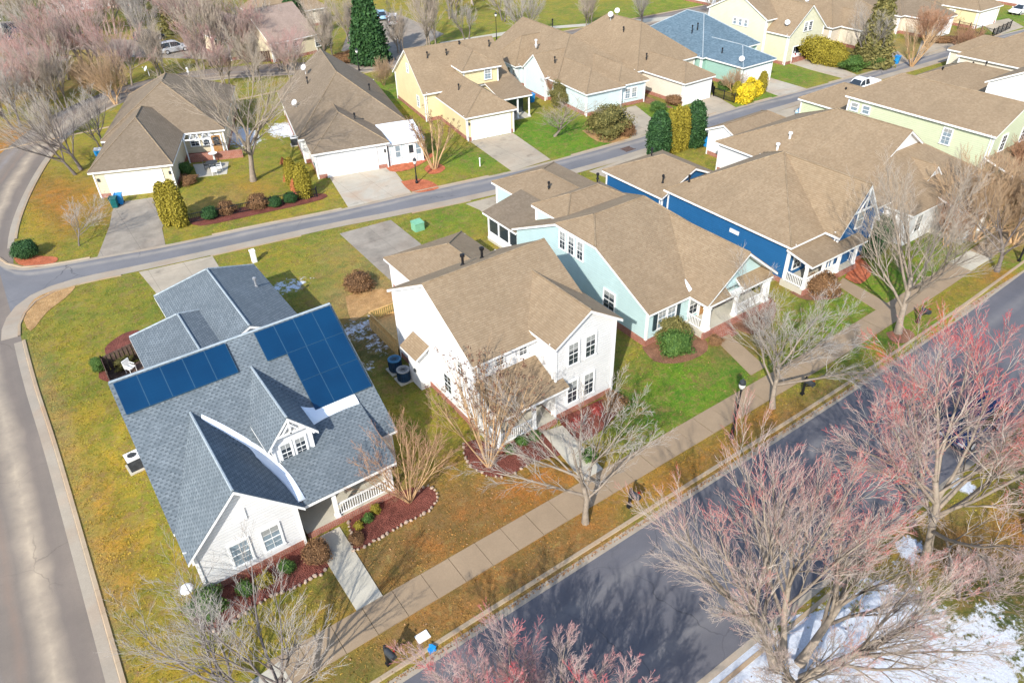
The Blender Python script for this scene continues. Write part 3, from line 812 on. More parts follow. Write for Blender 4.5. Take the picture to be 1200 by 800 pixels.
def ac_unit(label, loc, rz=0.0):
    e = empty('air_conditioner', loc, rz); tag(e, label, 'air conditioner')
    b = MB(); b.box(-.5, .5, -.5, .5, 0, .09); b.build('pad', M['concrete'], e)
    b = MB(); b.box(-.38, .38, -.38, .38, .09, .85)
    for i in range(9):
        z = .16 + i * .075
        for k in (-1, 1): b.box(-.36, .36, min(k * .38, k * .395), max(k * .38, k * .395), z, z + .03); b.box(min(k * .38, k * .395), max(k * .38, k * .395), -.36, .36, z, z + .03)
    b.build('cabinet', M['dark'], e)
    b = MB(); b.box(-.40, .40, -.40, .40, .85, .93); b.lathe([(.30, .93), (.32, .98), (.27, 1.0), (.25, .94)], n=16)
    b.build('top_panel', M['dish'], e)
    b = MB(); b.lathe([(.25, .945), (0, .96)], n=16); b.bar((-.25, 0, .975), (.25, 0, .975), .03, .02); b.bar((0, -.25, .97), (0, .25, .97), .03, .02); b.build('fan_grille', M['dark'], e)
    return e

def fence(label, pts, h, mat, name='fence', step=.14, post=2.0, boards=False, cat='fence', z=0.0):
    o0 = pts[0]; e = empty(name, o0); tag(e, label, cat)
    b = MB(); pm = []
    for (xa, ya), (xb, yb) in zip(pts, pts[1:]):
        a, c = Vector((xa - o0[0], ya - o0[1], z)), Vector((xb - o0[0], yb - o0[1], z)); L = (c - a).length; d = (c - a) / L
        u = Vector((0, 0, 1)); b.bar(a + u * h * .93, c + u * h * .93, .05, .05); b.bar(a + u * .15, c + u * .15, .05, .05)
        n = max(2, int(L / step))
        for i in range(n):
            q = a + d * (L * (i + .5) / n); w = .05 if boards else .013
            if boards: b.bar(q + u * .05, q + u * h, .02, L / n * .93) if abs(d.x) < .5 else b.bar(q + u * .05, q + u * h, L / n * .93, .02)
            else: b.box(q.x - w, q.x + w, q.y - w, q.y + w, z + .04, z + h)
        m = max(1, round(L / post))
        pm += [a + d * (L * i / m) for i in range(m + 1)]
    b.build('panel', M[mat], e)
    for q in pm:
        p = MB(); p.box(-.05, .05, -.05, .05, -.05, h + .1); p.lathe([(.075, h + .1), (0, h + .17)], n=4); p.build('post', M[mat], e, loc=q)
    return e

COVER = []      # outlines of everything the grass does not grow through
def sheet(name, pts, z, mat, kind='structure', **kw):
    COVER.append([(p[0], p[1]) for p in pts])
    b = MB(); b.poly([(p[0], p[1], z) for p in pts], up=True); o = b.build(name, M[mat]); return tag(o, kind=kind, **kw)

def smooth_line(p, n=6):
    """Catmull-Rom through the points"""
    out = []; P = [p[0]] + list(p) + [p[-1]]
    for i in range(1, len(P) - 2):
        for k in range(n):
            t = k / n; a, b, c, d = (np.array(P[j]) for j in (i - 1, i, i + 1, i + 2))
            out.append(tuple(.5 * (2 * b + (c - a) * t + (2 * a - 5 * b + 4 * c - d) * t * t + (3 * b - a - 3 * c + d) * t ** 3)))
    out.append(tuple(p[-1])); return out

def ribbon(name, left, right, z, mat, n=None):
    """a strip between two lines, uv: metres along and across"""
    def res(l, k):
        l = np.array(l, float); s = np.r_[0, np.cumsum(np.linalg.norm(np.diff(l, axis=0), axis=1))]
        q = np.linspace(0, s[-1], k); return np.stack([np.interp(q, s, l[:, i]) for i in (0, 1)], -1), q
    k = n or max(len(left), len(right)) * 2
    a, s = res(left, k); b, _ = res(right, k); m = MB()
    w = np.linalg.norm(b - a, axis=1)
    for i in range(k - 1):
        j = len(m.v); m.v += [(*a[i], z), (*b[i], z), (*b[i + 1], z), (*a[i + 1], z)]
        q = [j, j + 1, j + 2, j + 3]
        ar = (b[i][0] - a[i][0]) * (a[i + 1][1] - a[i][1]) - (b[i][1] - a[i][1]) * (a[i + 1][0] - a[i][0])
        uv = [(s[i], 0), (s[i], w[i]), (s[i + 1], w[i + 1]), (s[i + 1], 0)]
        if ar < 0: q = q[::-1]; uv = uv[::-1]
        m.f.append(q); m.uv += uv
    return tag(m.build(name, M[mat]), kind='structure')

def offset(line, d):
    l = np.array(line, float); t = np.gradient(l, axis=0); t /= np.linalg.norm(t, axis=1, keepdims=True)
    return [tuple(q) for q in l + np.stack([-t[:, 1], t[:, 0]], -1) * d]

def kerb(line, w, z0, z1, name='kerb', mat='kerb', gap=3.0):
    """a raised kerb, cut by joints; the line is its road side, w to its left"""
    l = smooth_line(line, 4) if len(line) > 2 else line
    a = np.array(l); s = np.r_[0, np.cumsum(np.linalg.norm(np.diff(a, axis=0), axis=1))]
    q = np.linspace(0, s[-1], max(2, int(s[-1] / 1.5) + 1)); A = np.stack([np.interp(q, s, a[:, i]) for i in (0, 1)], -1)
    B = np.array(offset(A, w)); c = abs(w) * .25; A2 = np.array(offset(A, math.copysign(c, w)))
    b = MB()
    for i in range(len(A) - 1):
        g = .006 if i % 2 == 0 else 0
        P = lambda L, k, z: (L[k][0] + (L[k + 1 if k == i else k - 1][0] - L[k][0]) * g, L[k][1] + (L[k + 1 if k == i else k - 1][1] - L[k][1]) * g, z)
        F = lambda *p: b.poly(list(p), up=True)
        F(P(A2, i, z1), P(A2, i + 1, z1), P(B, i + 1, z1), P(B, i, z1))
        F(P(A, i, z0), P(A, i + 1, z0), P(A2, i + 1, z1), P(A2, i, z1))
        F(P(B, i, z1), P(B, i + 1, z1), P(B, i + 1, -.08), P(B, i, -.08))
    return tag(b.build(name, M[mat]), kind='structure')
# ================================================================== THE SETTING
def bend(x): return .0009 * max(0., x - 32) ** 2
def along(y, x0=-60, x1=230, step=3.0):
    return [(x, y + bend(x)) for x in np.arange(x0, x1 + .1, step)]

# ---- lawn: one sheet with the colours of the different patches
GOLD, OLIVE, LUSH = (.46, .36, .042), (.335, .32, .042), (.165, .32, .022)
ORANGE, BROWN, STRAW, DARKG, RED = (.54, .22, .05), (.33, .19, .075), (.50, .34, .14), (.07, .11, .03), (.42, .15, .08)
PATCH = [  # centre, radii, colour, strength
    ((-2.93, 37.74), 3.2, 9, GOLD, .9), ((-4.61, 33.09), 2.5, 5, GOLD, .8), ((0.74, 51.41), 4.5, 5, OLIVE, .85), ((3.05, 56.70), 4, 4, OLIVE, .9), ((-2.10, 51.05), 1.6, 4, GOLD, .5),
    ((15.12, 53.99), 6, 4, OLIVE, .7), ((13.94, 56.71), 3, 3, GOLD, .6), ((-0.11, 23.82), 6, 3.5, GOLD, .9), ((3.67, 21.04), 4, 2.5, GOLD, .9), ((5.47, 18.69), 3.2, 1.6, GOLD, .95),
    ((14.73, 27.94), 2.5, 5, OLIVE, .8), ((15.47, 31.16), 1.6, 5, OLIVE, .7), ((9.81, 22.42), 4, 1.8, BROWN, .75), ((7.30, 21.76), 2, 2, BROWN, .7), ((12.48, 21.79), 2.6, 2, ORANGE, .85), ((16.16, 22.33), 3.2, 2, ORANGE, .8), ((16.73, 24.72), 2.5, 1.5, OLIVE, .6),
    ((8.73, 18.96), 3, 1.2, BROWN, .6), ((11.17, 18.31), 3, 1.2, ORANGE, .5), ((16.88, 18.19), 2.2, 1.3, ORANGE, .95), ((14.02, 18.03), 2, 1, BROWN, .7), ((21.99, 19.16), 4, 1.5, GOLD, .75), ((23.95, 18.50), 2, 1, ORANGE, .5), ((26.61, 19.05), 3, 1.2, OLIVE, .6),
    ((30.92, 23.71), 4.2, 2.6, LUSH, .95), ((27.35, 23.22), 4, 2.2, LUSH, .9), ((24.83, 25.12), 2, 3, DARKG, .5), ((36.02, 24.55), 3, 1.5, BROWN, .6), ((41.97, 20.02), 5, 1.6, LUSH, .6), ((42.79, 23.33), 3.5, 2, LUSH, .7), ((50.31, 23.46), 4, 3, LUSH, .75), ((31.31, 18.27), 2, 1.2, ORANGE, .8),
    ((35.55, 18.07), 3, 1, OLIVE, .7), ((48.97, 18.60), 5, 1.2, LUSH, .7), ((58.61, 18.66), 2, 1, ORANGE, .8), ((61.62, 18.85), 2, 1, LUSH, .8), ((52.83, 21.51), 4, 2, LUSH, .6),
    ((0.68, 77.35), 3.5, 8, GOLD, .85), ((1.48, 82.79), 2.5, 4, ORANGE, .5), ((5.19, 96.03), 3, 6, GOLD, .8), ((2.95, 73.32), 2.5, 4, ORANGE, .4), ((2.91, 69.14), 2, 3, OLIVE, .8), ((9.54, 99.62), 3, 5, OLIVE, .7),
    ((16.19, 72.43), 6, 6, GOLD, .7), ((22.01, 76.15), 3, 6, OLIVE, .8), ((14.46, 75.12), 3, 2, OLIVE, .8), ((27.85, 84.71), 3, 5, OLIVE, .8), ((18.12, 63.64), 9, 1.5, GOLD, .6), ((12.82, 64.51), 6, 1.2, OLIVE, .7),
    ((35.96, 60.71), 5, 3, OLIVE, .8), ((39.79, 63.40), 4, 3, LUSH, .9), ((33.23, 62.89), 3, 2, GOLD, .5), ((50.72, 62.59), 5.5, 4, LUSH, 1.), ((50.48, 57.87), 4, 2.5, LUSH, 1.), ((50.89, 65.95), 4, 4, LUSH, 1.), ((40.15, 72.90), 4, 6, OLIVE, .8),
    ((27.76, 53.45), 5, 2.5, OLIVE, .85), ((30.82, 52.56), 4, 2.5, LUSH, .5), ((46.07, 52.66), 3, 1.2, OLIVE, .8), ((52.04, 47.90), 3, 1.2, OLIVE, .8), ((89.99, 61.66), 7, 4, LUSH, .8), ((77.94, 57.53), 5, 1.5, LUSH, .9), ((64.83, 62.13), 4, 3, LUSH, .9),
    ((69.97, 106.82), 12, 10, OLIVE, .9), ((67.37, 105.43), 10, 6, LUSH, .5), ((91.45, 103.95), 30, 20, OLIVE, .9), ((79.47, 98.53), 10, 7, LUSH, .5), ((104.98, 100.85), 20, 10, OLIVE, .9), ((112.07, 99.22), 20, 10, LUSH, .5), ((53.18, 110.76), 5, 5, DARKG, .7),
    ((127.48, 63.98), 8, 4, LUSH, .8), ((129.08, 55.28), 6, 2, LUSH, .8), ((140.79, 58.48), 8, 4, LUSH, .8), ((109.76, 58.92), 6, 4, STRAW, .8), ((122.40, 57.65), 7, 4, BROWN, .6), ((105.13, 50.46), 4, 2, OLIVE, .9), ((98.19, 60.09), 5, 4, STRAW, .5),
    ((18.11, 45.90), 3, 3, STRAW, .9), ((15.33, 40.30), 2, 3.5, BROWN, .8), ((14.28, 36.29), 1.8, 4, DARKG, .6), ((14.60, 32.83), 1.6, 4, OLIVE, .5), ((18.22, 51.60), 2, 3, OLIVE, .6),
    ((7.91, 153.33), 10, 8, BROWN, .7), ((9.42, 154.99), 9, 2.5, LUSH, .6), ((12.68, 142.21), 12, 5, STRAW, .6), ((8.46, 130.40), 8, 4, OLIVE, .6), ((-0.20, 102.10), 4, 6, ORANGE, .8), ((3.94, 121.18), 8, 4, BROWN, .7), ((31.56, 108.21), 8, 3, OLIVE, .6), ((27.43, 114.41), 9, 3, OLIVE, .7), ((23.61, 132.83), 12, 5, BROWN, .5), ((22.04, 180.54), 40, 20, DARKG, .6), ((46.78, 106.69), 8, 3, STRAW, .5), ((13.43, 164.34), 14, 9, DARKG, .5),
    ((11.20, 21.39), 6, 2.2, ORANGE, .55), ((7.56, 20.97), 5, 2.0, GOLD, .5), ((14.45, 24.78), 4, 3, ORANGE, .35), ((18.15, 18.99), 14, .9, ORANGE, .45), ((10.26, 18.40), 9, 1.2, BROWN, .55), ((8.27, 22.27), 3.5, 2.2, BROWN, .7), ((14.19, 21.93), 4.5, 2.0, ORANGE, .8), ((12.70, 23.77), 2.5, 2.5, BROWN, .5), ((25.33, 17.88), 3.5, 1.1, ORANGE, .6), ((34.11, 17.63), 4, .9, BROWN, .6), ((53.10, 19.01), 4, .9, ORANGE, .4),
    ((3.52, 78.67), 3, 5, ORANGE, .45), ((16.87, 70.61), 3, 3, ORANGE, .35), ((14.22, 70.23), 3, 2, STRAW, .4), ((20.25, 51.82), 3, 3, STRAW, .4), ((-2.95, 33.22), 1.2, 6, ORANGE, .35), ((-3.94, 45.76), .8, 8, STRAW, .6), ((-4.34, 29.15), .8, 5, STRAW, .6), ((1.32, 81.65), 1.4, 8, ORANGE, .4),
    ((30.88, 5.57), 5, 3, ORANGE, .9), ((32.28, 8.50), 3, 2, OLIVE, .8), ((27.52, 4.59), 4, 2.5, DARKG, .8), ((30.25, 3.68), 3, 2, DARKG, .8), ((26.30, 7.16), 3, 2, OLIVE, .7), ((43.88, 10.77), 6, 2, OLIVE, .8), ((30.22, 7.32), 3, 1.5, RED, .5),
    ((78.52, 52.88), 3, 2, STRAW, .8), ((84.66, 50.69), 3, 3, STRAW, .7), ((59.98, 29.67), 4, 5, DARKG, .7), ((67.68, 24.69), 6, 5, OLIVE, .6), ((58.90, 23.61), 5, 2.5, LUSH, .5), ((67.24, 21.92), 6, 3, BROWN, .5), ((43.29, 63.67), 2, 8, BROWN, .4), ((43.02, 88.73), 2.5, 7, LUSH, .8), ((66.98, 69.73), 3, 6, BROWN, .5)]
SNOWP = [((21.53, 6.18), 5.5, 2.6, .95), ((17.54, 7.92), 3.2, 2.0, 1.05), ((24.28, 3.21), 5, 2.4, .8), ((24.02, 7.43), 2.6, 1.2, .75), ((20.91, 7.87), 2.6, 1.2, .95), ((29.01, 8.21), .75, .6, .95), ((35.06, 8.79), .6, .8, .9), ((15.79, 41.91), 1.6, 2.0, .56), ((15.82, 39.29), 1.0, 1.6, .5), ((13.88, 37.74), .8, 1.0, .5), ((21.75, 86.07), 2.0, 3.6, 1.0), ((26.83, 84.81), 1.9, 2.6, .95), ((13.73, 50.85), 1.8, 1.2, .62)]
xs = np.r_[-1500, -300, -100, np.arange(-60, -10, 5), np.arange(-10, 70, .5), np.arange(70, 160, 1.5), np.arange(160, 260, 12), 400, 900, 1800]
ys = np.r_[-1200, -200, -60, -20, np.arange(-8, 8, 1.), np.arange(8, 70, .5), np.arange(70, 146, 1.2), np.arange(146, 260, 10), 400, 900, 2000]
X, Y = np.meshgrid(xs, ys); bz = .0009 * np.clip(X - 32, 0, 200) ** 2
Zg = np.where((Y - bz < 17.2) & (Y - bz > 9.2), -.22, 0.) * 1.0
rng = np.random.default_rng(3)
colr = np.empty(X.shape + (3,)); colr[:] = (.37, .325, .05)
for (c, rx, ry, cc, st) in PATCH:
    w = np.exp(-((X - c[0]) / rx) ** 2 - ((Y - c[1]) / ry) ** 2) * st
    w = np.clip(w * 1.6, 0, st)[..., None]; colr = colr * (1 - w) + np.array(cc) * w
snw = np.zeros(X.shape)
for (c, rx, ry, st) in SNOWP:
    snw = np.maximum(snw, np.clip(1.5 * np.exp(-((X - c[0]) / rx) ** 2 - ((Y - c[1]) / ry) ** 2), 0, 1) * st)
nx, ny = len(xs), len(ys); ii = np.arange(nx * ny).reshape(ny, nx)
gf = np.stack([ii[:-1, :-1], ii[:-1, 1:], ii[1:, 1:], ii[1:, :-1]], -1).reshape(-1, 4)
gm = np_mesh('lawn', np.stack([X, Y, Zg], -1).reshape(-1, 3), gf, M['lawn'])
a = gm.attributes.new('Col', 'FLOAT_COLOR', 'POINT'); a.data.foreach_set('color', np.concatenate([colr.reshape(-1, 3), np.ones((nx * ny, 1))], 1).astype(np.float32).ravel())
a = gm.attributes.new('snow', 'FLOAT', 'POINT'); a.data.foreach_set('value', snw.astype(np.float32).ravel())
tag(link('lawn', gm), kind='structure')

# ---- main street with gutters and kerbs, pavement
ribbon('main_street', along(16.9), along(9.5), -.105, 'road', 100)
ribbon('gutter', along(17.42), along(16.88), -.098, 'gutter', 100); ribbon('gutter', along(9.52), along(8.95), -.098, 'gutter', 100)
kerb(along(17.40), .24, -.1, .035); kerb(along(8.97), -.24, -.1, .035)
b = MB(); x = .9
k = 0
while x < 190:
    if not 56.6 < x < 59.6:
        w = 1.565; q = [(x + .012, 19.45), (x + w - .012, 19.45), (x + w - .012, 21.13), (x + .012, 21.13)]
        b.poly([(p[0], p[1] + bend(p[0]), .045 + .006 * math.sin(k * 2.3)) for p in q], up=True)
        for i in range(4):
            p, r_ = q[i], q[(i + 1) % 4]; b.poly([(p[0], p[1] + bend(p[0]), .039), (r_[0], r_[1] + bend(r_[0]), .039), (r_[0], r_[1] + bend(r_[0]), -.03), (p[0], p[1] + bend(p[0]), -.03)])
    x += 1.565; k += 1
tag(b.build('sidewalk', M['walk']), kind='structure')
b = MB()
for x in (57.3, 58.8): b.box(x + .01, x + 1.48, 19.5 + bend(58), 21.2 + bend(58), -.03, .06)
tag(b.build('sidewalk', M['concrete']), kind='structure')
def slab(name, pts, mat, z=.03, joints=()):
    COVER.append([(q[0], q[1]) for q in pts])
    b = MB(); p = [(q[0], q[1], z) for q in pts]; b.poly(p, up=True)
    for i in range(len(p)):
        a, c = p[i], p[(i + 1) % len(p)]; b.poly([a, c, (c[0], c[1], -.05), (a[0], a[1], -.05)])
    return tag(b.build(name, M[mat]), kind='structure')
slab('front_walk', [(5.33, 21.14), (6.68, 21.14), (6.78, 26.2), (5.33, 26.2)], 'concrete', .05)
slab('front_walk', [(18.95, 21.14), (20.42, 21.14), (20.85, 25.3), (19.5, 25.6)], 'concrete', .05)
slab('front_walk', [(33.53, 21.74), (34.98, 21.76), (36.03, 26.08), (36.18, 27.15), (35.00, 26.87)], 'walk', .05)
slab('front_walk', [(47.34, 25.12), (46.52, 20.89), (47.94, 20.79), (48.61, 25.41)], 'walk', .05)
slab('kerb_ramp', [(1.50, 20.85), (1.58, 19.30), (-0.05, 19.32), (-0.28, 20.66)], 'concrete', .055)

# ---- side street, back lane, their kerbs
L_R = smooth_line([(-4.5, -40), (-4.5, 10), (-4.45, 24.5), (-4.4, 41), (-4.5, 50), (-4.3, 59), (-3.5, 68.4), (-2.2, 77), (.8, 87.5), (4.4, 96.5), (9.5, 104.5), (17, 110), (26, 110.5), (36, 105.5), (46, 99.5), (60, 96), (90, 93), (150, 90)], 5)
L_L = smooth_line([(-10.6, -40), (-10.6, 10), (-10.6, 24.5), (-10.5, 41), (-10.4, 50), (-10.2, 59), (-9.6, 69), (-8.0, 79), (-4.6, 91), (.2, 101), (6.5, 110), (16, 116.2), (27, 116.8), (38.5, 111.5), (48, 105.5), (61, 102), (90, 99), (150, 96)], 5)
COVER.append([tuple(q) for q in offset(L_R, -.35)] + [tuple(q) for q in L_L[::-1]])
ribbon('side_street', L_R, L_L, .006, 'road_old', 120)
lane_far = smooth_line([(-4.6, 71.0), (-3.9, 68.6), (-2.6, 67.0), (-.3, 66.1), (2.9, 65.3), (8.1, 63.9), (15.3, 62.6), (23, 61), (29.9, 60), (40.4, 58.3), (46.2, 57.8), (53.4, 57.4), (60, 57.2), (73, 57.0), (85, 56.2), (94.3, 55.6), (106.5, 55.2), (119.6, 55), (135.5, 53.5), (170, 50), (230, 42)], 4)
lane_near = smooth_line([(-4.6, 56.2), (-4.2, 58.6), (-2.8, 60.9), (-.3, 61.6), (4.6, 60.7), (7.2, 60.2), (14, 59), (21.4, 57.7), (25.5, 56.7), (36.2, 54.6), (45.7, 53.7), (51.8, 53.3), (60, 53.2), (73, 53.1), (80.5, 52.8), (91.1, 52.7), (102.1, 52.2), (120.7, 51.2), (128.8, 50), (170, 46), (230, 38)], 4)
ribbon('back_lane', lane_far, lane_near, .011, 'lane', 150)
ribbon('gutter', lane_far, offset(lane_far, -.45), .016, 'gutter', 150); ribbon('gutter', offset(lane_near, 1.05), lane_near, .016, 'gutter', 150)
for _s in ([q for q in L_R if q[1] < 57], [q for q in L_R if q[1] > 70.5]): ribbon('gutter', offset(_s, .5), _s, .0135, 'gutter', 80)
def run(line, i0, i1): return [q for q in line if i0 <= q[0] <= i1]
kerb([q for q in L_R if -40 < q[1] < 55.5], -.24, .0, .07); kerb([q for q in L_R if 72 < q[1] < 97 and q[0] < 5], -.24, .0, .07); kerb([q for q in L_L if -40 < q[1] < 100], .24, .0, .07)
kerb([q for q in lane_far if -4.5 < q[0] < 2.8], .2, .0, .07)
kerb([q for q in lane_near if -4.7 < q[0] < 4.5], -.2, .0, .07)
for a, c in ((10.5, 23.2), (29.6, 39.6), (46.6, 56.5), (60.5, 71.5), (76, 82), (88, 96), (106, 118), (122, 131)):
    kerb(run(lane_far, a, c), .2, .0, .05)
for a, c in ((10.2, 19.5), (26.2, 34.5), (60, 66), (70, 75), (92, 118)): kerb(run(lane_near, a, c), -.2, .0, .05)

for mt, pts in (('drive', [(4.73, 60.46), (10.41, 59.45), (10.21, 55.88), (9.64, 52.42), (5.14, 52.42), (5.07, 55.61)]),
                ('drive_dark', [(20.69, 56.49), (25.53, 56.06), (25.44, 50.60), (25.18, 46.21), (20.50, 44.84), (20.56, 48.40)]),
                ('drive', [(32.72, 54.68), (36.92, 54.24), (37.59, 50.61), (32.60, 49.66), (33.04, 52.82)]),
                ('drive', [(46.62, 53.31), (54.57, 53.34), (55.72, 49.14), (47.33, 49.01)]),
                ('drive', [(74.46, 53.04), (80.80, 52.63), (81.73, 49.82), (73.65, 47.42)]),
                ('drive_dark', [(6.02, 75.97), (11.21, 74.33), (8.32, 67.40), (7.74, 63.99), (2.45, 65.25), (4.52, 70.79)]),
                ('drive_rust', [(25.20, 69.01), (31.57, 67.90), (29.87, 60.06), (23.60, 60.93)]),
                ('drive', [(41.70, 67.87), (46.94, 67.03), (45.50, 58.21), (40.53, 58.18)]),
                ('drive', [(61.77, 65.45), (64.15, 65.13), (61.32, 57.46), (56.09, 57.22)]),
                ('drive', [(71.24, 62.22), (74.60, 62.05), (72.96, 57.04), (66.69, 56.73)]),
                ('drive_rust', [(81.22, 63.02), (85.59, 62.82), (85.43, 56.21), (80.32, 56.43)]),
                ('drive_rust', [(93.29, 65.93), (98.34, 65.10), (95.33, 55.63), (92.67, 55.87), (92.71, 60.94)]),
                ('drive', [(134.44, 59.38), (140.99, 58.31), (137.08, 54.03), (128.82, 54.11)]),
                ('drive', [(107.59, 59.57), (109.94, 58.77), (106.61, 55.16), (102.69, 55.17)]),
                ('drive', [(107.70, 54.80), (114.99, 54.44), (119.79, 55.30), (117.73, 59.69)]),
                ('drive', [(-10.4, 84), (-9.2, 90), (-17, 92), (-17, 86)]),
                ('drive', [(-0.39, 143.14), (11.58, 135.42), (12.55, 138.37), (-0.11, 146.61)]),
                ('drive', [(0.23, 150.87), (16.20, 140.54), (16.75, 143.53), (0.48, 154.04)]),
                ('drive', [(146.86, 61.47), (154.57, 58.09), (150.39, 54.88), (143.76, 59.11)])):
    slab('driveway', pts, mt, .024)
slab('car_park', [(46.86, 112.89), (51.73, 102.47), (64.60, 111.50), (65.77, 126.77), (64.11, 142.54)], 'drive_dark', .02)
slab('car_park', [(16.42, 135.06), (30.08, 120.90), (33.33, 129.94), (19.88, 145.91)], 'drive_dark', .02)
slab('car_park', [(-0.01, 163.93), (9.66, 161.00), (10.27, 172.41), (0.94, 177.07)], 'drive_dark', .02)
slab('footpath', [(60.40, 104.54), (76.62, 104.02), (87.39, 99.25), (88.57, 100.62), (77.66, 105.43), (61.23, 107.22)], 'concrete', .02)
slab('footpath', [(92.48, 96.37), (107.72, 91.21), (122.82, 92.44), (123.53, 93.79), (109.24, 93.37), (94.15, 98.17)], 'concrete', .02)

def bed(pts, mat, z=.035, n=3):
    p = smooth_line(list(pts) + [pts[0]], n)[:-1]
    return sheet('mulch_bed', p, z, mat), p
STONES = []
for s in range(5):
    g = random.Random(s); b = MB(); n = 7
    rr = [[.11 * g.uniform(.75, 1.2) * q for _ in range(n)] for q in (.9, 1.0, .6)]
    ring = [[(rr[j][k] * 1.35 * math.cos(k * 6.283 / n), rr[j][k] * math.sin(k * 6.283 / n), z + g.uniform(-.015, .015)) for k in range(n)] for j, z in enumerate((-.02, .08, .15))]
    for a_, c_ in zip(ring, ring[1:]):
        for k in range(n): b.poly([a_[k], a_[(k + 1) % n], c_[(k + 1) % n], c_[k]])
    b.poly(ring[-1]); STONES.append(b.mesh('edging_stone', M['stone']))
def edge(pts, label, group, gap=.27):
    a = np.array(pts); s = np.r_[0, np.cumsum(np.linalg.norm(np.diff(a, axis=0), axis=1))]
    for d in np.arange(0, s[-1], gap):
        x, y = np.interp(d, s, a[:, 0]), np.interp(d, s, a[:, 1])
        o = link('edging_stone', random.choice(STONES), None, (x + random.gauss(0, .03), y + random.gauss(0, .03), .03), random.uniform(0, 6))
        k = random.uniform(.5, .92); o.scale = (k, k, k); tag(o, label, 'stone', group)
_, p1 = bed([(7.33, 26.31), (7.08, 25.38), (6.74, 24.36), (8.12, 24.27), (9.69, 24.34), (10.60, 24.31), (11.27, 24.39), (11.89, 24.82), (12.01, 25.65), (11.66, 25.99), (11.03, 26.38), (9.91, 26.45)], 'mulch_red')
edge(smooth_line([(7.25, 26.15), (7.08, 25.38), (6.74, 24.36), (8.12, 24.27), (9.69, 24.34), (10.60, 24.31), (11.27, 24.39), (11.89, 24.82), (12.01, 25.65), (11.66, 25.99), (11.21, 25.86)], 4), 'small tan stone edging the mulch bed before the white porch with solar panels above', 'stones round the porch bed')
bed([(-0.66, 26.44), (-0.99, 25.83), (-0.86, 24.80), (-0.28, 23.89), (0.41, 23.97), (1.33, 24.18), (2.34, 24.24), (3.54, 24.05), (5.14, 24.08), (5.60, 25.01), (5.27, 26.18), (2.39, 26.36), (0.28, 26.34)], 'mulch_red')
edge(smooth_line([(-0.57, 26.49), (-0.99, 25.83), (-0.86, 24.80), (-0.28, 23.89), (0.41, 23.97), (1.33, 24.18), (2.34, 24.24), (3.54, 24.05), (5.14, 24.08)], 4), 'small tan stone edging the long mulch bed below the white gable', 'stones round the gable bed')
_, p1 = bed([(15.25, 27.55), (14.66, 26.44), (14.65, 25.36), (15.13, 24.35), (16.11, 23.86), (17.69, 23.91), (19.39, 23.41), (19.74, 24.64), (19.46, 25.76), (16.73, 26.27), (16.13, 27.35)], 'mulch_red')
edge(smooth_line([(15.25, 27.55), (14.66, 26.44), (14.65, 25.36), (15.13, 24.35), (16.11, 23.86), (17.58, 23.92)], 4), 'small tan stone edging the mulch bed under the tan many-stemmed tree', 'stones round the middle bed', .4)
bed([(21.05, 25.89), (20.46, 24.10), (21.67, 23.46), (24.39, 24.25), (24.88, 25.49), (23.98, 25.76)], 'mulch_red')
bed([(30.07, 28.21), (29.67, 26.48), (31.03, 25.33), (33.20, 25.22), (34.20, 26.45), (33.44, 28.06)], 'mulch_brown')
bed([(36.44, 26.83), (36.73, 26.07), (37.35, 24.56), (40.12, 25.10), (41.98, 26.81), (40.55, 27.61)], 'mulch_brown')
bed([(43.75, 26.65), (43.77, 25.14), (46.14, 23.91), (47.45, 25.35), (45.21, 25.83)], 'mulch_brown')
bed([(48.72, 25.33), (48.86, 24.10), (51.27, 24.66), (52.30, 26.24), (51.29, 26.33)], 'mulch_orange')
bed([(31.33, 68.39), (30.69, 66.03), (32.50, 65.14), (36.13, 66.63), (36.11, 67.88), (32.51, 68.33)], 'mulch_orange')
bed([(33.79, 64.39), (33.54, 62.91), (34.48, 62.45), (35.64, 63.20), (35.67, 64.62), (34.78, 65.04)], 'mulch_orange')
bed([(30.35, 63.02), (30.00, 60.97), (30.40, 59.65), (32.48, 59.26), (32.71, 61.15), (32.01, 62.50)], 'mulch_orange')
bed([(-3.27, 70.26), (-1.57, 68.75), (-0.31, 67.40), (-0.72, 66.44), (-1.97, 66.69), (-2.98, 67.83), (-3.29, 68.97)], 'mulch_orange')
bed([(10.73, 67.88), (16.86, 66.95), (22.53, 65.62), (22.37, 64.03), (16.09, 64.79), (11.26, 65.73)], 'mulch_red')
bed([(22.08, 73.17), (23.01, 73.87), (21.60, 67.63), (20.66, 66.85)], 'mulch_orange')
bed([(-3.95, 58.80), (-2.90, 61.11), (-1.50, 61.61), (0.07, 61.37), (-0.78, 59.95), (-2.37, 58.46), (-3.74, 56.41)], 'straw', .03)
bed([(16.64, 46.58), (18.39, 46.47), (19.71, 45.45), (19.44, 43.82), (17.09, 43.56), (15.58, 43.30)], 'straw', .03)
bed([(53.56, 62.71), (52.67, 59.00), (54.31, 57.35), (56.48, 57.92), (56.60, 60.59)], 'straw', .03)
bed([(44.61, 19.28), (44.02, 18.47), (44.61, 17.77), (45.89, 17.92), (46.09, 18.80)], 'mulch_brown', .03)
bed([(65.48, 66.55), (66.84, 61.27), (67.52, 64.87), (67.45, 67.54)], 'mulch_brown', .03)
bed([(0.12, 49.73), (0.22, 50.78), (1.05, 51.56), (2.00, 51.90), (2.77, 51.44), (2.21, 49.77)], 'mulch_red', .03)
bed([(-0.69, 48.08), (-0.80, 47.25), (-0.26, 46.50), (-0.18, 47.93)], 'mulch_red', .03)
b = MB()
for (x, y) in ((51.35, 20.51),): b.box(x - .7, x + .7, y - .5, y + .35, -.1, -.08)
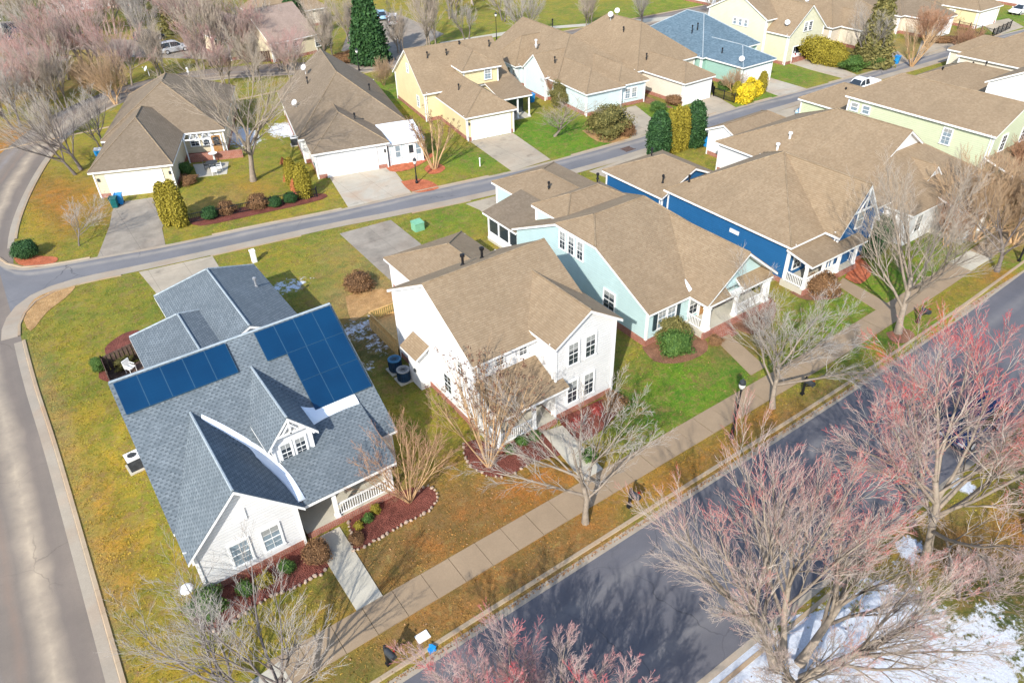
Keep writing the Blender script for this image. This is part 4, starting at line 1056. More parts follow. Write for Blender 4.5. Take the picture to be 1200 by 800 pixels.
tag(b.build('drain_grate', paint('rusty_iron', (.16, .07, .04), .8, .3)), 'rusty iron drain grate in the gutter of the main street', 'drain grate')
b = MB(); (x, y) = (53.72, 55.27)
for k in range(7): b.box(x - .6 + k * .18, x - .5 + k * .18, y - .42, y + .42, .02, .045)
b.box(x - .68, x + .72, y - .5, y - .42, .018, .045); b.box(x - .68, x + .72, y + .42, y + .5, .018, .045)
tag(b.build('drain_grate', paint('brown_iron', (.12, .07, .055), .8, .3)), 'brown iron drain grate set in the back lane', 'drain grate')

# ================================================================== HOUSES
# ---- white house with the blue-grey roof and the solar panels
h = House('white house with blue-grey roof, solar panels and a small gabled dormer', (0, 26.2), 0, 'white_siding', 'grey_shingle', 'grey_cap'); h.o = (0, 0); h.e.location = (0, 0, 0)
h.block(-.35, 11.5, 28.0, 41.7, 2.9, 7.5, 'x')
h.block(-.3, 5.3, 25.84, 33.2, 2.85, 5.8, 'y', oh=.36, ohr=.34)
h.block(4.78, 7.44, 28.33, 33.9, 4.86, 6.42, 'y', oh=.34, ohr=.3, zb=3.0, found=False, name='dormer_roof')
# dormer gable truss
b = MB(); b.bar((5.35, 28.34, 5.42), (6.87, 28.34, 5.42), .07, .10); b.bar((6.11, 28.34, 5.38), (6.11, 28.34, 6.2), .09, .07)
b.bar((5.68, 28.34, 5.45), (6.08, 28.34, 5.95), .06, .06); b.bar((6.54, 28.34, 5.45), (6.14, 28.34, 5.95), .06, .06)
for x in (5.0, 7.22): b.bar((x, 28.34, 4.84), (x, 28.64, 4.84), .1, .12)
b.build('gable_truss', M['white'], h.e)
for x in (5.74, 6.50): h.window(x, 28.61, 4.12, '-y', .52, 1.1, 'g')
for x in (1.98, 3.50): h.window(x, 26.16, 1.62, '-y', .86, 1.42, 'gb')
b = MB(); b.box(2.28, 2.74, 26.13, 26.2, 3.55, 4.25)
for k in range(7): b.bar((2.3, 26.12, 3.6 + k * .09), (2.72, 26.12, 3.6 + k * .09), .03, .04)
b.build('gable_vent', M['white'], h.e)
# porch
h.skin([[(5.33, 26.0, 2.78), (10.36, 26.0, 2.78), (10.36, 30.12, 4.29), (5.33, 30.12, 4.29)]], 'porch_roof')
h.get('wall', h.wall).poly([(10.3, 27.6, 3.1), (10.3, 30.0, 4.2), (10.3, 28.0, 2.7)])
h.box('porch_floor', 'concrete', 5.2, 10.28, 26.5, 28.4, .0, .34); h.box('porch_edge', 'brick', 5.2, 10.34, 26.36, 26.5, -.05, .33)
for x in (6.95, 10.12): h.post(x, 26.62, .34, 2.62, .2)
h.box('porch_beam', 'white', 5.2, 10.24, 26.53, 26.7, 2.42, 2.68)
h.rail((7.05, 26.62), (10.02, 26.62), .34, .82); h.rail((10.12, 26.72), (10.12, 28.3), .34, .82)
h.door(5.9, 28.3, .34, '-y'); h.window(8.6, 28.3, 1.75, '-y', .9, 1.4)
# rear wing roofs and garage
(mx0, my1), (mx1, _), (_, my0) = (1.71, 46.15), (7.77, 46.05), (7.85, 42.30)
h.block(mx0, mx1 + .1, 39.5, my1, 2.95, 4.15, 'y', i1=1.2, cap=True)
(gx0, gy1), (gx1, _) = (4.32, 50.83), (11.60, 50.80)
h.block(gx0, gx1, 40.2, gy1, 2.7, 4.5, 'y', i1=1.9)
h.garage_door((gx0 + gx1) / 2, gy1 - .36, '+y', 4.9)
h.pipe(gx1 - 1.2, gy1 - 4.2, 3.25, .8, .07, 'greymetal')
# solar panels
def panel(x0, y0, x1, y1):
    sl = 4.6 / 6.86; ze = lambda y: 2.9 + sl * (y - 28.0)
    b = MB(); n = Vector((0, -sl, 1)).normalized()
    P = [Vector((x, y, ze(y))) for x, y in ((x0, y0), (x1, y0), (x1, y1), (x0, y1))]
    T = [p + n * .13 for p in P]; Bm = [p + n * .08 for p in P]
    b.poly(T)
    for i in range(4): j = (i + 1) % 4; b.poly([T[i], T[j], Bm[j], Bm[i]])
    o = b.build('solar_panel', M['solar'], h.e)
    f = MB()
    for i in range(4): j = (i + 1) % 4; f.bar(P[i] + n * .108, P[j] + n * .108, .022, .05)
    f.build('panel_frame', M['panel_frame'], o)
for i in range(5): panel(-.14 + i * 1.112, 33.24, -.14 + i * 1.112 + 1.09, 34.70)
for i in range(4): panel(6.98 + i * 1.10, 33.24, 6.98 + i * 1.10 + 1.08, 34.70)
for i in range(3):
    panel(8.06 + i * 1.10, 31.78, 8.06 + i * 1.10 + 1.08, 33.22); panel(8.06 + i * 1.10, 30.32, 8.06 + i * 1.10 + 1.08, 31.76)
h.done()

# leftover snow on roofs
def snow(label, pts, w, nm='snow_patch', up=.07):
    b = MB(); g = random.Random(4); P = [Vector(p) for p in pts]
    rows = []
    for i, p in enumerate(P):
        d = (P[min(i + 1, len(P) - 1)] - P[max(i - 1, 0)]); d.z = 0; d.normalize(); t = Vector((-d.y, d.x, 0))
        ww = w[i] if hasattr(w, '__len__') else w
        rows.append([p + t * (ww * k) + Vector((0, 0, hh * up + (p.z * 0))) for k, hh in ((-1, -.9), (-.75, .7), (-.2, 1.25), (.4, 1.2), (.8, .6), (1, -.9))])
    for a_, c_ in zip(rows, rows[1:]):
        for k in range(5): b.poly([a_[k], a_[k + 1], c_[k + 1], c_[k]], up=True)
    b.poly(rows[0]); b.poly(rows[-1][::-1])
    return tag(b.build(nm, M['snow'], smooth=False), label, 'snow')
def lay(q):  # a strip of snow lying on a slope: rows of points already on the roof
    pass
sl = lambda y: 2.9 + .6706 * (y - 28.0)
def snow_grid(label, A, B, th=.09, n=14):
    """snow between two lines on a roof"""
    A = smooth_line(A, n); B = smooth_line(B, n); b = MB(); rows = []
    for p, q in zip(A, B):
        p, q = Vector(p), Vector(q); rows.append([p + (q - p) * t + Vector((0, 0, th * hh)) for t, hh in ((0, -.3), (.08, .75), (.35, 1.1), (.7, 1.0), (.92, .7), (1, -.3))])
    for a_, c_ in zip(rows, rows[1:]):
        for k in range(5): b.poly([a_[k], a_[k + 1], c_[k + 1], c_[k]], up=True)
    b.poly(rows[0]); b.poly(rows[-1])
    return tag(b.build('snow_patch', M['snow'], smooth=False), label, 'snow')
snow_grid('long white strip of snow along the top of the porch roof beside the dormer', [(7.3, 29.6, 4.12), (8.3, 29.75, 4.16), (9.4, 29.8, 4.18), (10.3, 29.75, 4.17)],
          [(7.3, 30.9, sl(30.9)), (8.0, 30.5, sl(30.5)), (9.2, 30.4, sl(30.4)), (10.3, 30.3, sl(30.3))])
gr = lambda x: 2.85 + (5.3 - x) * 1.0536
snow_grid('curved strip of snow in the valley right of the big white gable', [(2.85, 31.9, 5.5), (3.62, 30.7, gr(3.62)), (4.5, 29.2, gr(4.5)), (4.98, 27.6, gr(4.98)), (5.12, 26.15, gr(5.12))],
          [(2.95, 32.1, sl(32.1)), (3.9, 31.05, sl(31.05)), (4.9, 29.65, sl(29.65)), (5.42, 27.9, 3.47), (5.55, 26.3, 2.9)], .07)

# ---- tall white house with the tan roof in the middle
h = House('tall white two storey house with tan roof and front gable, mid row', (0, 0)); h.o = (0, 0)
h.block(16.2, 25.05, 27.5, 37.6, 5.3, 8.15, 'x', oh=.35, ohr=.25)
h.block(20.45, 25.5, 25.59, 32.2, 5.68, 7.3, 'y', oh=.3, ohr=.33)
h.skin([[(16.35, 25.3, 2.82), (21.3, 25.3, 2.82), (21.3, 25.96, 3.07), (20.72, 25.96, 3.07), (20.72, 27.86, 3.85), (16.35, 27.86, 3.85)]], 'porch_roof')
h.box('porch_floor', 'concrete', 16.5, 20.72, 25.75, 27.9, .0, .36); h.box('porch_edge', 'brick', 16.45, 20.7, 25.62, 25.75, -.05, .35)
for x in (16.6, 19.1): h.post(x, 25.8, .36, 2.66, .2)
h.box('porch_beam', 'white', 16.5, 20.7, 25.7, 25.88, 2.46, 2.7)
h.rail((16.7, 25.8), (19.0, 25.8), .36, .82); h.rail((16.6, 25.9), (16.6, 27.8), .36, .82)
h.door(19.9, 27.84, .36, '-y'); h.window(17.7, 27.83, 1.75, '-y', .9, 1.4)
for x in (22.0, 23.28): h.window(x, 25.87, 4.55, '-y', .72, 1.45, 'g'); h.window(x, 25.87, 1.72, '-y', .72, 1.55, 'g')
for x in (19.85, 18.2): h.window(x, 27.83, 4.62, '-y', .55, .62, 'g')
h.window(16.46, 29.3, 3.9, '-x', .6, 1.0); h.window(16.46, 31.0, 1.7, '-x', .8, 1.3)
# bump-out
h.box('wall', 'white_siding', 15.75, 16.5, 33.3, 34.7, .0, 2.75)
for y in (33.31, 34.69):
    b = MB(); b.poly([(15.76, y, 2.7), (16.5, y, 2.7), (16.5, y, 3.2)]); b.build('bump_out_gable', h.wall, h.e)
h.skin([[(15.42, 33.0, 2.72), (16.52, 33.0, 3.42), (16.52, 35.0, 3.42), (15.42, 35.0, 2.72)]], 'bump_out_roof')
h.box('dryer_vent', 'dark', 15.66, 15.76, 33.75, 33.95, 1.2, 1.4)
# garage wing
h.block(19.8, 26.8, 36.8, 45.75, 2.7, 4.45, 'y', i1=4.0)
h.garage_door(23.3, 45.38, '+y')
for (x, y) in ((20.4, 34.95), (21.85, 34.95)): h.pipe(x, y, 6.78, .85, .085)
# back deck
h.box('deck_floor', 'wood', 16.3, 19.8, 37.6, 41.6, .45, .55)
h.rail((16.32, 37.35), (16.32, 41.6), .52, .85, 'wood', .16, 'deck_railing'); h.rail((16.32, 41.58), (19.9, 41.58), .52, .85, 'wood', .16, 'deck_railing')
h.box('deck_skirt', 'wood', 16.26, 16.30, 37.35, 41.64, .0, .85)
h.done()

# ---- mint house
h = House('pale mint house with clipped tan roof, left of the bright blue house', (0, 0), 0, 'aqua_siding'); h.o = (0, 0)
ZR, E0 = 6.6, 2.9; fs = (ZR - E0) / 7.8
F = [(30.05, 27.8, E0), (41.0, 27.8, E0), (36.6, 35.6, ZR), (31.8, 35.6, ZR), (30.05, 33.35, E0 + fs * 5.55)]
K = [(41.0, 43.4, E0), (30.05, 43.4, E0), (30.05, 37.85, E0 + fs * 5.55), (31.8, 35.6, ZR), (36.6, 35.6, ZR)]
h.skin([F, K, [F[4], F[3], K[2]], [(41.0, 27.8, E0), (41.0, 43.4, E0), (36.6, 35.6, ZR)]])
for p, q in ((F[2], F[3]), (F[3], F[4]), (F[3], K[2]), (F[2], F[1]), (F[2], K[0])): h.ridge(p, q)
w = h.get('wall', h.wall); t0 = E0 + fs * .35 - .19; tm = E0 + fs * 5.55 - .19
w.poly([(30.3, 28.15, -.05), (30.3, 43.05, -.05), (30.3, 43.05, t0), (30.3, 37.85, tm), (30.3, 33.35, tm), (30.3, 28.15, t0)])
w.poly([(30.3, 28.15, -.05), (40.7, 28.15, -.05), (40.7, 28.15, t0), (30.3, 28.15, t0)]); w.poly([(40.7, 28.15, -.05), (40.7, 43.05, -.05), (40.7, 43.05, t0), (40.7, 28.15, t0)]); w.poly([(30.3, 43.05, -.05), (40.7, 43.05, -.05), (40.7, 43.05, t0), (30.3, 43.05, t0)])
h.box('foundation', 'brick', 30.27, 40.7, 28.12, 43.1, -.1, .55)
h.box('corner_board', 'white', 30.23, 30.4, 28.08, 28.24, .55, t0)
h.block(33.83, 41.05, 26.2, 34.5, 2.9, 5.7, 'y', oh=.3, ohr=.1, walls=False)
w.poly([(34.0, 27.1, 2.7), (40.9, 27.1, 2.7), (37.44, 27.1, 5.5)])
h.skin([[(34.25, 26.3, 2.72), (36.3, 26.3, 2.72), (36.3, 27.12, 3.3), (34.25, 27.12, 3.3)]], 'porch_roof'); h.skin([[(37.6, 26.3, 2.72), (40.75, 26.3, 2.72), (40.75, 27.12, 3.3), (37.6, 27.12, 3.3)]], 'porch_roof')
h.box('porch_beam', 'white', 36.3, 37.6, 26.36, 26.6, 2.6, 2.84); h.box('porch_beam', 'white', 34.3, 40.8, 26.5, 26.72, 2.28, 2.48)
h.box('porch_floor', 'concrete', 34.0, 41.0, 26.45, 28.2, .0, .5); h.box('porch_edge', 'brick', 33.95, 41.05, 26.3, 26.45, -.05, .49)
h.post(34.45, 26.65, .5, 2.3, .46, .34); h.post(40.6, 26.65, .5, 2.3, .46, .34); h.post(37.4, 26.65, .5, 2.3, .28, .22)
h.rail((37.6, 26.6), (40.3, 26.6), .5, .8); h.rail((34.15, 26.85), (34.15, 28.1), .5, .8)
b = MB()
for i in range(3): b.box(34.9, 36.6, 26.3 - .32 * (i + 1), 26.3 - .32 * i, -.05, .5 - .16 * (i + 1))
b.build('steps', M['brick'], h.e)
for x in (31.62, 32.52): h.window(x, 28.1, 1.85, '-y', .72, 1.45, 'gb')
for x in (31.0, 33.15): h.box('shutter', 'shutter', x - .17, x + .17, 28.05, 28.13, 1.1, 2.55)
h.window(34.7, 28.1, 1.75, '-y', .8, 1.5); h.door(35.9, 28.12, .5, '-y')
for y in (35.2, 36.2, 37.2): h.window(30.26, y, 4.35, '-x', .62, 1.35, 'g')
h.window(30.26, 31.9, 1.85, '-x', 1.1, 1.35, 'g')
h.block(32.0, 39.2, 38.9, 43.4, 4.4, 5.5, 'x', i0=2.2, i1=2.2, oh=.3, found=False)
h.block(34.1, 41.3, 44.0, 52.3, 2.7, 3.9, 'y', i0=0, i1=3.0)
h.garage_door(37.7, 51.93, '+y')
h.skin([[(30.15, 43.0, 2.62), (34.2, 43.0, 3.5), (34.2, 47.8, 3.5), (30.15, 47.8, 2.62)]], 'porch_roof', M['brown_shingle'])
h.box('porch_floor', 'concrete', 30.4, 34.2, 43.1, 47.5, 0, .2)
for (x, y) in ((30.5, 47.4), (30.5, 45.9), (30.5, 44.4), (30.5, 43.2), (32.3, 47.4)): h.post(x, y, .2, 2.55, .13)
h.box('porch_beam', 'white', 30.42, 30.58, 43.1, 47.5, 2.4, 2.56); h.box('screen', 'glass', 30.51, 30.53, 43.3, 47.3, .9, 2.4); h.box('porch_panel', 'white', 30.49, 30.55, 43.3, 47.3, .2, .9)
h.pipe(33.4, 43.9, 3.4, .5); h.pipe(36.2, 46.5, 3.6, .5); h.pipe(38.6, 43.0, 4.9, .5, .07)
h.done()
snow_grid('thin sliver of snow in the valley of the mint house roof', [(34.0, 28.05, 3.05), (34.25, 28.9, 3.26), (34.6, 30.0, 3.55)], [(34.2, 28.0, 3.2), (34.5, 28.95, 3.42), (34.65, 30.05, 3.6)], .06)

# ---- blue house
h = House('bright blue house with tan hipped roof, steep front gable and a white porch', (0, 0), 0, 'blue_siding', found='brick'); h.o = (0, 0)
h.block(43.93, 56.9, 27.4, 40.5, 3.4, 7.1, 'x', i0=6.48, i1=6.48)
h.block(47.9, 53.0, 26.1, 33.9, 3.45, 7.02, 'y', oh=.3, ohr=.3)
b = MB(); yg = 26.12
b.bar((49.2, yg, 5.0), (51.7, yg, 5.0), .08, .16); b.bar((50.45, yg, 5.0), (50.45, yg, 6.7), .1, .1); b.bar((49.7, yg, 5.1), (50.4, yg, 6.0), .08, .08); b.bar((51.2, yg, 5.1), (50.5, yg, 6.0), .08, .08)
b.build('gable_truss', M['white'], h.e)
h.window(50.45, 26.34, 4.1, '-y', .75, 1.3, 'b')
h.block(43.3, 51.0, 40.0, 47.7, 2.9, 4.6, 'y', i1=3.8)
h.garage_door(47.1, 47.34, '+y')
h.skin([[(43.95, 25.4, 2.66), (50.75, 25.4, 2.66), (50.75, 27.75, 3.14), (43.95, 27.75, 3.14)]], 'porch_roof')
h.box('porch_floor', 'concrete', 44.0, 50.5, 25.8, 27.8, 0, .48); h.box('porch_edge', 'brick', 43.95, 50.55, 25.66, 25.8, -.05, .47)
for x in (44.15, 46.3, 48.2, 50.3): h.post(x, 25.9, .48, 2.46, .2)
h.box('porch_beam', 'white', 43.98, 50.5, 25.78, 26.0, 2.32, 2.52)
h.rail((44.25, 25.9), (46.2, 25.9), .48, .82); h.rail((46.4, 25.9), (48.1, 25.9), .48, .82); h.rail((44.1, 26.0), (44.1, 27.6), .48, .82); h.rail((50.35, 26.0), (50.35, 27.6), .48, .82)
h.door(49.2, 27.72, .48, '-y'); h.window(45.6, 27.72, 1.75, '-y', .9, 1.5, 'g'); h.window(47.2, 27.72, 1.75, '-y', .9, 1.5, 'g')
h.box('gutter_pipe', 'white', 44.12, 44.24, 27.5, 27.62, .2, 3.2)
h.box('wall_vent', 'white', 44.2, 44.3, 32.4, 33.3, 2.2, 2.5)
h.pipe(45.3, 39.0, 4.2, .6); h.pipe(44.6, 41.3, 3.5, .75); h.pipe(47.2, 45.4, 4.3, .4); h.dish(48.9, 26.9, 3.3, 4.0, .3)
h.done()

# ---- pale house with the white gablets
h = House('pale house with broad tan roof and small white gables, right of the blue house', (0, 0), 0, 'white_siding'); h.o = (0, 0)
h.block(56.4, 68.9, 30.3, 45.9, 3.0, 7.05, 'y', i1=8.3)
h.skin([[(56.4, 25.2, 3.0), (68.9, 25.2, 3.0), (64.9, 30.7, 5.5), (60.4, 30.7, 5.5)], [(56.4, 25.2, 3.0), (60.4, 30.7, 5.5), (56.4, 30.7, 3.0)], [(68.9, 25.2, 3.0), (68.9, 30.7, 3.0), (64.9, 30.7, 5.5)]])
h.ridge((56.4, 25.2, 3.0), (60.4, 30.7, 5.5)); h.ridge((68.9, 25.2, 3.0), (64.9, 30.7, 5.5)); h.box('wall', 'white_siding', 56.75, 68.5, 25.55, 30.7, -.05, 2.9)
h.block(61.2, 63.6, 27.2, 30.6, 3.95, 5.0, 'y', oh=.15, ohr=.2, found=False, zb=3.0)
h.block(59.0, 67.7, 45.0, 49.5, 2.7, 3.7, 'x', i0=0, i1=2)
h.skin([[(60.6, 22.6, 2.65), (66.5, 22.6, 2.65), (66.5, 25.7, 3.3), (60.6, 25.7, 3.3)]], 'porch_roof')
for x in (60.9, 63.5, 66.2): h.post(x, 22.9, .4, 2.5, .26)
h.box('porch_floor', 'concrete', 60.7, 66.4, 22.8, 25.6, 0, .4); h.rail((61.0, 22.9), (63.4, 22.9), .4)
for x in (58.2, 62.0, 65.5): h.window(x, 25.5, 1.7, '-y', .8, 1.4, 'g')
h.pipe(57.6, 39.6, 3.4, 1.1, .1, 'white'); h.pipe(58.9, 39.4, 4.2, 1.1, .1, 'white')
h.garage_door(63.3, 49.1, '+y', 4.9)
h.done()

# ---- cream two storey house
h = House('two storey cream green house with tan roof and long side wall, near the right edge', (0, 0), 0, 'cream_siding'); h.o = (0, 0)
h.block(70.8, 79.3, 26.9, 42.0, 5.6, 7.6, 'y', i1=3.0)
h.block(74.0, 80.5, 39.0, 49.5, 2.8, 4.6, 'y', i1=3.2)
h.skin([[(70.9, 24.3, 2.7), (78.8, 24.3, 2.7), (78.8, 27.3, 3.6), (70.9, 27.3, 3.6)]], 'porch_roof')
for x in (71.3, 74.0, 78.4): h.post(x, 24.6, .4, 2.55, .24)
h.box('porch_floor', 'concrete', 71.0, 78.7, 24.5, 27.2, 0, .4); h.rail((71.4, 24.6), (73.9, 24.6), .4)
for y, z in ((39.6, 4.6), (40.9, 4.6)): h.window(71.1, y, z, '-x', .75, .7, 'b')
h.window(71.1, 31.2, 4.3, '-x', .8, 1.4, 'gb'); h.window(71.1, 34.5, 1.8, '-x', .8, 1.4, 'gb')
for x in (73.2, 76.9): h.window(x, 27.15, 4.4, '-y', .8, 1.4, 'g'); h.window(x, 27.15, 1.8, '-y', .8, 1.4, 'g')
h.pipe(76.5, 45.5, 3.9, .5); h.pipe(77.3, 46.0, 3.7, .5); h.door(75.4, 27.22, .4, '-y')
h.done()

# ---- next houses on the right edge
h = House('white house with a big sunlit side gable at the right edge', (0, 0), 0, 'white_siding'); h.o = (0, 0)
h.block(86.4, 97.0, 25.0, 35.9, 5.4, 8.2, 'x'); h.block(88.5, 98.5, 35.0, 46.0, 2.8, 4.9, 'y', i1=4.5)
h.skin([[(86.5, 22.0, 2.7), (96.5, 22.0, 2.7), (96.5, 25.4, 3.5), (86.5, 25.4, 3.5)]], 'porch_roof')
for x in (87, 91.5, 96): h.post(x, 22.3, .3, 2.55, .24)
for x in (89, 92, 95): h.window(x, 25.3, 4.2, '-y', .8, 1.4, 'g'); h.window(x, 25.3, 1.6, '-y', .8, 1.4, 'g')
h.pipe(91.5, 43.0, 3.9, .5); h.pipe(95.5, 40.2, 4.4, .5); h.pipe(96.8, 42.2, 3.7, .5)
h.done()
h = House('low tan roofed house by the lane at the far right edge', (0, 0), 0, 'beige_siding'); h.o = (0, 0)
h.block(103.5, 116, 27, 47.5, 2.9, 6.0, 'y', i0=5, i1=5.5); h.block(106, 113, 44, 50, 2.7, 4.3, 'y', i1=2.5); h.pipe(107, 44, 4.0, .5); h.pipe(109, 38.5, 5.9, .5)
for x in (106, 110, 113.5): h.window(x, 27.33, 1.6, '-y', .8, 1.4, 'g')
h.garage_door(109.5, 49.62, '+y')
h.done()

# ---- far side of the lane
h = House('tan house with hipped roof and white garage door beside the curving side street', (5.19, 77.74), -22.2, 'sand_siding', 'brown_shingle')
h.block(-.35, 7.4, -.1, 15, 2.8, 5.3, 'y', i0=7.4, i1=4)
h.block(-.9, 11.6, 8.6, 24.5, 2.8, 6.6, 'y', i0=6.2, i1=6.2)
h.garage_door(3.6, .22, '-y', 4.9)
for x in (8.2, 9.5): h.window(x, 8.92, 1.75, '-y', .85, 1.1, 'g')
h.skin([[(7.2, 6.6, 2.55), (10.2, 6.6, 2.55), (10.2, 9.0, 2.75), (7.2, 9.0, 2.75)]], 'pergola', M['white'], trim=False, th=.06) if False else None
b = MB()
for i in range(5): b.bar((7.5 + i * .62, 7.0, 2.6), (7.5 + i * .62, 8.95, 2.6), .07, .12)
b.bar((7.3, 7.1, 2.5), (10.2, 7.1, 2.5), .1, .12)
for x in (7.5, 10.05): b.bar((x, 7.1, 0), (x, 7.1, 2.5), .11, .11)
b.build('pergola', M['white'], h.e)
h.box('lamp', 'dark', .2, .38, .12, .24, 1.7, 2.0); h.box('lamp', 'dark', 6.75, 6.93, .12, .24, 1.7, 2.0)
h.door(11.0 - .6, 8.9, .1, '-y'); h.dish(3.4, 19, 6.5, 3.6, .3); h.pipe(7.5, 19.5, 6.2, .5, .07, 'white')
h.done()

h = House('brown roofed house with white garage and a white sunroom, behind the rusty driveway', (23.98, 68.59), -14.0, 'white_lap', 'brown_shingle')
h.block(-.3, 7.6, -.1, 12, 2.8, 4.9, 'y', i0=5.0, i1=2)
h.block(-.9, 10.9, 4.6, 22, 2.8, 7.2, 'y', i0=6.6, i1=0)
h.garage_door(3.6, .22, '-y', 5.0)
h.skin([[(7.3, .3, 2.45), (11.4, .3, 2.45), (11.4, 4.9, 3.0), (7.3, 4.9, 3.0)]], 'sunroom_roof', M['snow'])
h.box('sunroom_wall', 'pale_siding', 7.5, 11.2, .6, 4.8, 0, 2.5)
for x in (7.6, 9.4, 11.1): h.post(x, .58, 0, 2.45, .12)
h.door(9.9, .56, .05, '-y', .8, 2.0, 'white')
for x in (8.5, 10.7): h.window(x, .58, 1.4, '-y', .55, 1.2, 'b')
h.pipe(8.4, 11.5, 4.8, .6); h.pipe(2.2, 15.5, 5.4, .5); h.dish(2.4, 17.8, 5.8, 3.8); h.dish(.2, 12.5, 3.6, 3.8); h.pipe(5.2, 4.5, 4.3, .4)
h.box('lamp', 'dark', 7.0, 7.16, .1, .22, 1.7, 2.0)
h.done()

h = House('yellow two storey house with tan roof and white garage door', (41.59, 68.06), -8.7, 'yellow_siding', 'tan_shingle')
h.block(-.35, 6.0, -.35, 11, 2.8, 4.9, 'y', i0=2.4)
h.block(-2.0, 9.6, 8.0, 18.8, 3.4, 7.2, 'x')
h.block(2.8, 7.9, 7.4, 14.5, 5.4, 6.9, 'y', i0=2.4, found=False, zb=3.5)
h.skin([[(5.8, 3.4, 2.75), (9.9, 3.4, 2.75), (9.9, 9.2, 3.8), (5.8, 9.2, 3.8)]], 'porch_roof')
for x in (6.4, 8.1, 9.6): h.post(x, 3.7, .1, 2.65, .15)
h.post(9.6, 6.5, .1, 2.65, .15); h.box('porch_floor', 'concrete', 5.7, 9.8, 3.5, 8.3, 0, .12); h.box('screen', 'glass', 6.4, 9.6, 5.2, 5.25, .2, 2.5); h.box('porch_beam', 'white', 6.2, 9.8, 3.6, 3.8, 2.5, 2.68)
h.garage_door(2.85, -.03, '-y', 4.6)
h.window(6.2, 7.66, 4.6, '-y', .8, 1.2, 'gb'); h.window(-1.74, 13.4, 5.0, '-x', .55, .9, 'gb'); h.window(-1.74, 10.6, 1.8, '-x', .6, 1.2, 'gb')
h.pipe(.4, 12.0, 6.2, .75); h.pipe(2.8, 11.9, 6.5, .4); h.pipe(8.6, 12.2, 6.4, .75); h.pipe(5.0, 13.0, 7.0, .3); h.pipe(1.5, 5.5, 4.0, .7)
h.box('lamp', 'dark', .1, .26, -.12, 0, 1.8, 2.1)
h.done()

h = House('pale blue white house with clipped side gable and tan roof, right of the yellow house', (56.69, 65.76), -5.5, 'pale_siding', 'tan_shingle')
h.block(-.1, 5.6, -.1, 12, 2.8, 4.6, 'y', i0=3.2); h.block(4.8, 9.5, .35, 10, 2.8, 4.4, 'y', i0=2.6)
h.block(-.4, 11.5, 5.8, 24.0, 2.8, 6.3, 'y', i0=6.2, i1=0)
h.block(-1.0, 6.0, 7.6, 13.2, 3.0, 5.2, 'x', oh=.3, ohr=.25)
h.block(-1.2, 6, 14.5, 20.5, 2.8, 5.6, 'x', i0=2.8)
for x in (6.55, 7.55): h.window(x, .66, 1.5, '-y', .7, 1.1, 'gb')
for y in (15.5, 16.8): h.window(-.88, y, 1.5, '-x', .6, 1.2, 'g')
h.pipe(1.9, 14.4, 5.0, .75, .1, 'dish'); h.pipe(7.2, 18.8, 6.0, .75); h.pipe(1.2, 8.8, 4.4, .5)
h.done()

h = House('beige house with long tan roof, between the pale blue and the slate roofed houses', (68.3, 61.3), 0, 'beige_siding', 'tan_shingle')
h.block(-.1, 5.3, -.1, 9, 2.8, 4.3, 'y', i0=2.7); h.block(-1.2, 9.8, 7, 23.5, 2.9, 7.0, 'y', i0=5.5, i1=4.5)
h.garage_door(2.6, .22, '-y', 4.4); h.dish(3.4, 17.5, 6.7, 3.8); h.dish(5.2, 18.2, 6.8, 3.8); h.pipe(1.2, 8.0, 3.9, .6); h.pipe(2.6, 14, 6.0, .4)
h.done()

h = House('green house with slate blue roof and white garage door', (78.7, 61.3), 0, 'green_siding', 'blue_shingle', 'grey_cap')
h.block(-.1, 6.4, -.1, 9, 2.8, 4.4, 'y', i0=3.2); h.block(-.9, 10.6, 6, 20.5, 2.9, 6.6, 'y', i0=5.7, i1=5.7)
h.garage_door(3.15, .24, '-y', 4.9); h.dish(.6, .9, 3.0, 3.8); h.pipe(1.6, 10.6, 5.0, .8); h.pipe(2.4, 10.4, 5.2, .8); h.pipe(1.1, 4.6, 3.5, .6)
h.window(-.58, 9, 1.6, '-x', .8, 1.2, 'gb')
h.done()

h = House('tall ivory house with an open garage under a front gable', (91.0, 64.6), 0, 'ivory_siding', 'tan_shingle')
h.block(.0, 9.8, 3.4, 14.5, 5.5, 8.2, 'x', ohr=.25)
bb = h.block(.4, 8.6, -.3, 9.5, 4.0, 7.4, 'y', oh=.35, ohr=.3, skip=('u0',))
w = h.get('wall', h.wall); y0 = 0.0; xa, xb, da, db, tz = .75, 8.25, 2.2, 6.9, bb['t0']
w.poly([(xa, y0, 0), (da, y0, 0), (da, y0, 2.2), (xa, y0, 2.2)]); w.poly([(db, y0, 0), (xb, y0, 0), (xb, y0, 2.2), (db, y0, 2.2)]); w.poly([(xa, y0, 2.2), (xb, y0, 2.2), (xb, y0, tz), (4.5, y0, 7.2), (xa, y0, tz)])
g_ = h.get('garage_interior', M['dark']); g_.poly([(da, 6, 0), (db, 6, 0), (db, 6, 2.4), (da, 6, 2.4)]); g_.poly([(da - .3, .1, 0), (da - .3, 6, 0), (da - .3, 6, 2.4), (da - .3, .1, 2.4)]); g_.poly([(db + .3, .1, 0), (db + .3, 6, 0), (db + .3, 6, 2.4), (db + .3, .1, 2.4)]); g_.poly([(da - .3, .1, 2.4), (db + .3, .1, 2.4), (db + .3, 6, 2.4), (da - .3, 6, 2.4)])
f = MB(); f.box(da - .12, da, -.05, .03, 0, 2.3); f.box(db, db + .12, -.05, .03, 0, 2.3); f.box(da, db, -.05, .03, 2.2, 2.32); f.build('door_frame', M['white'], h.e)
for x in (4.0, 5.0): h.window(x, -.04, 4.6, '-y', .65, 1.1, 'g')
for y in (7.2, 8.2, 9.2): h.window(.22, y, 4.4, '-x', .55, .8, 'b')
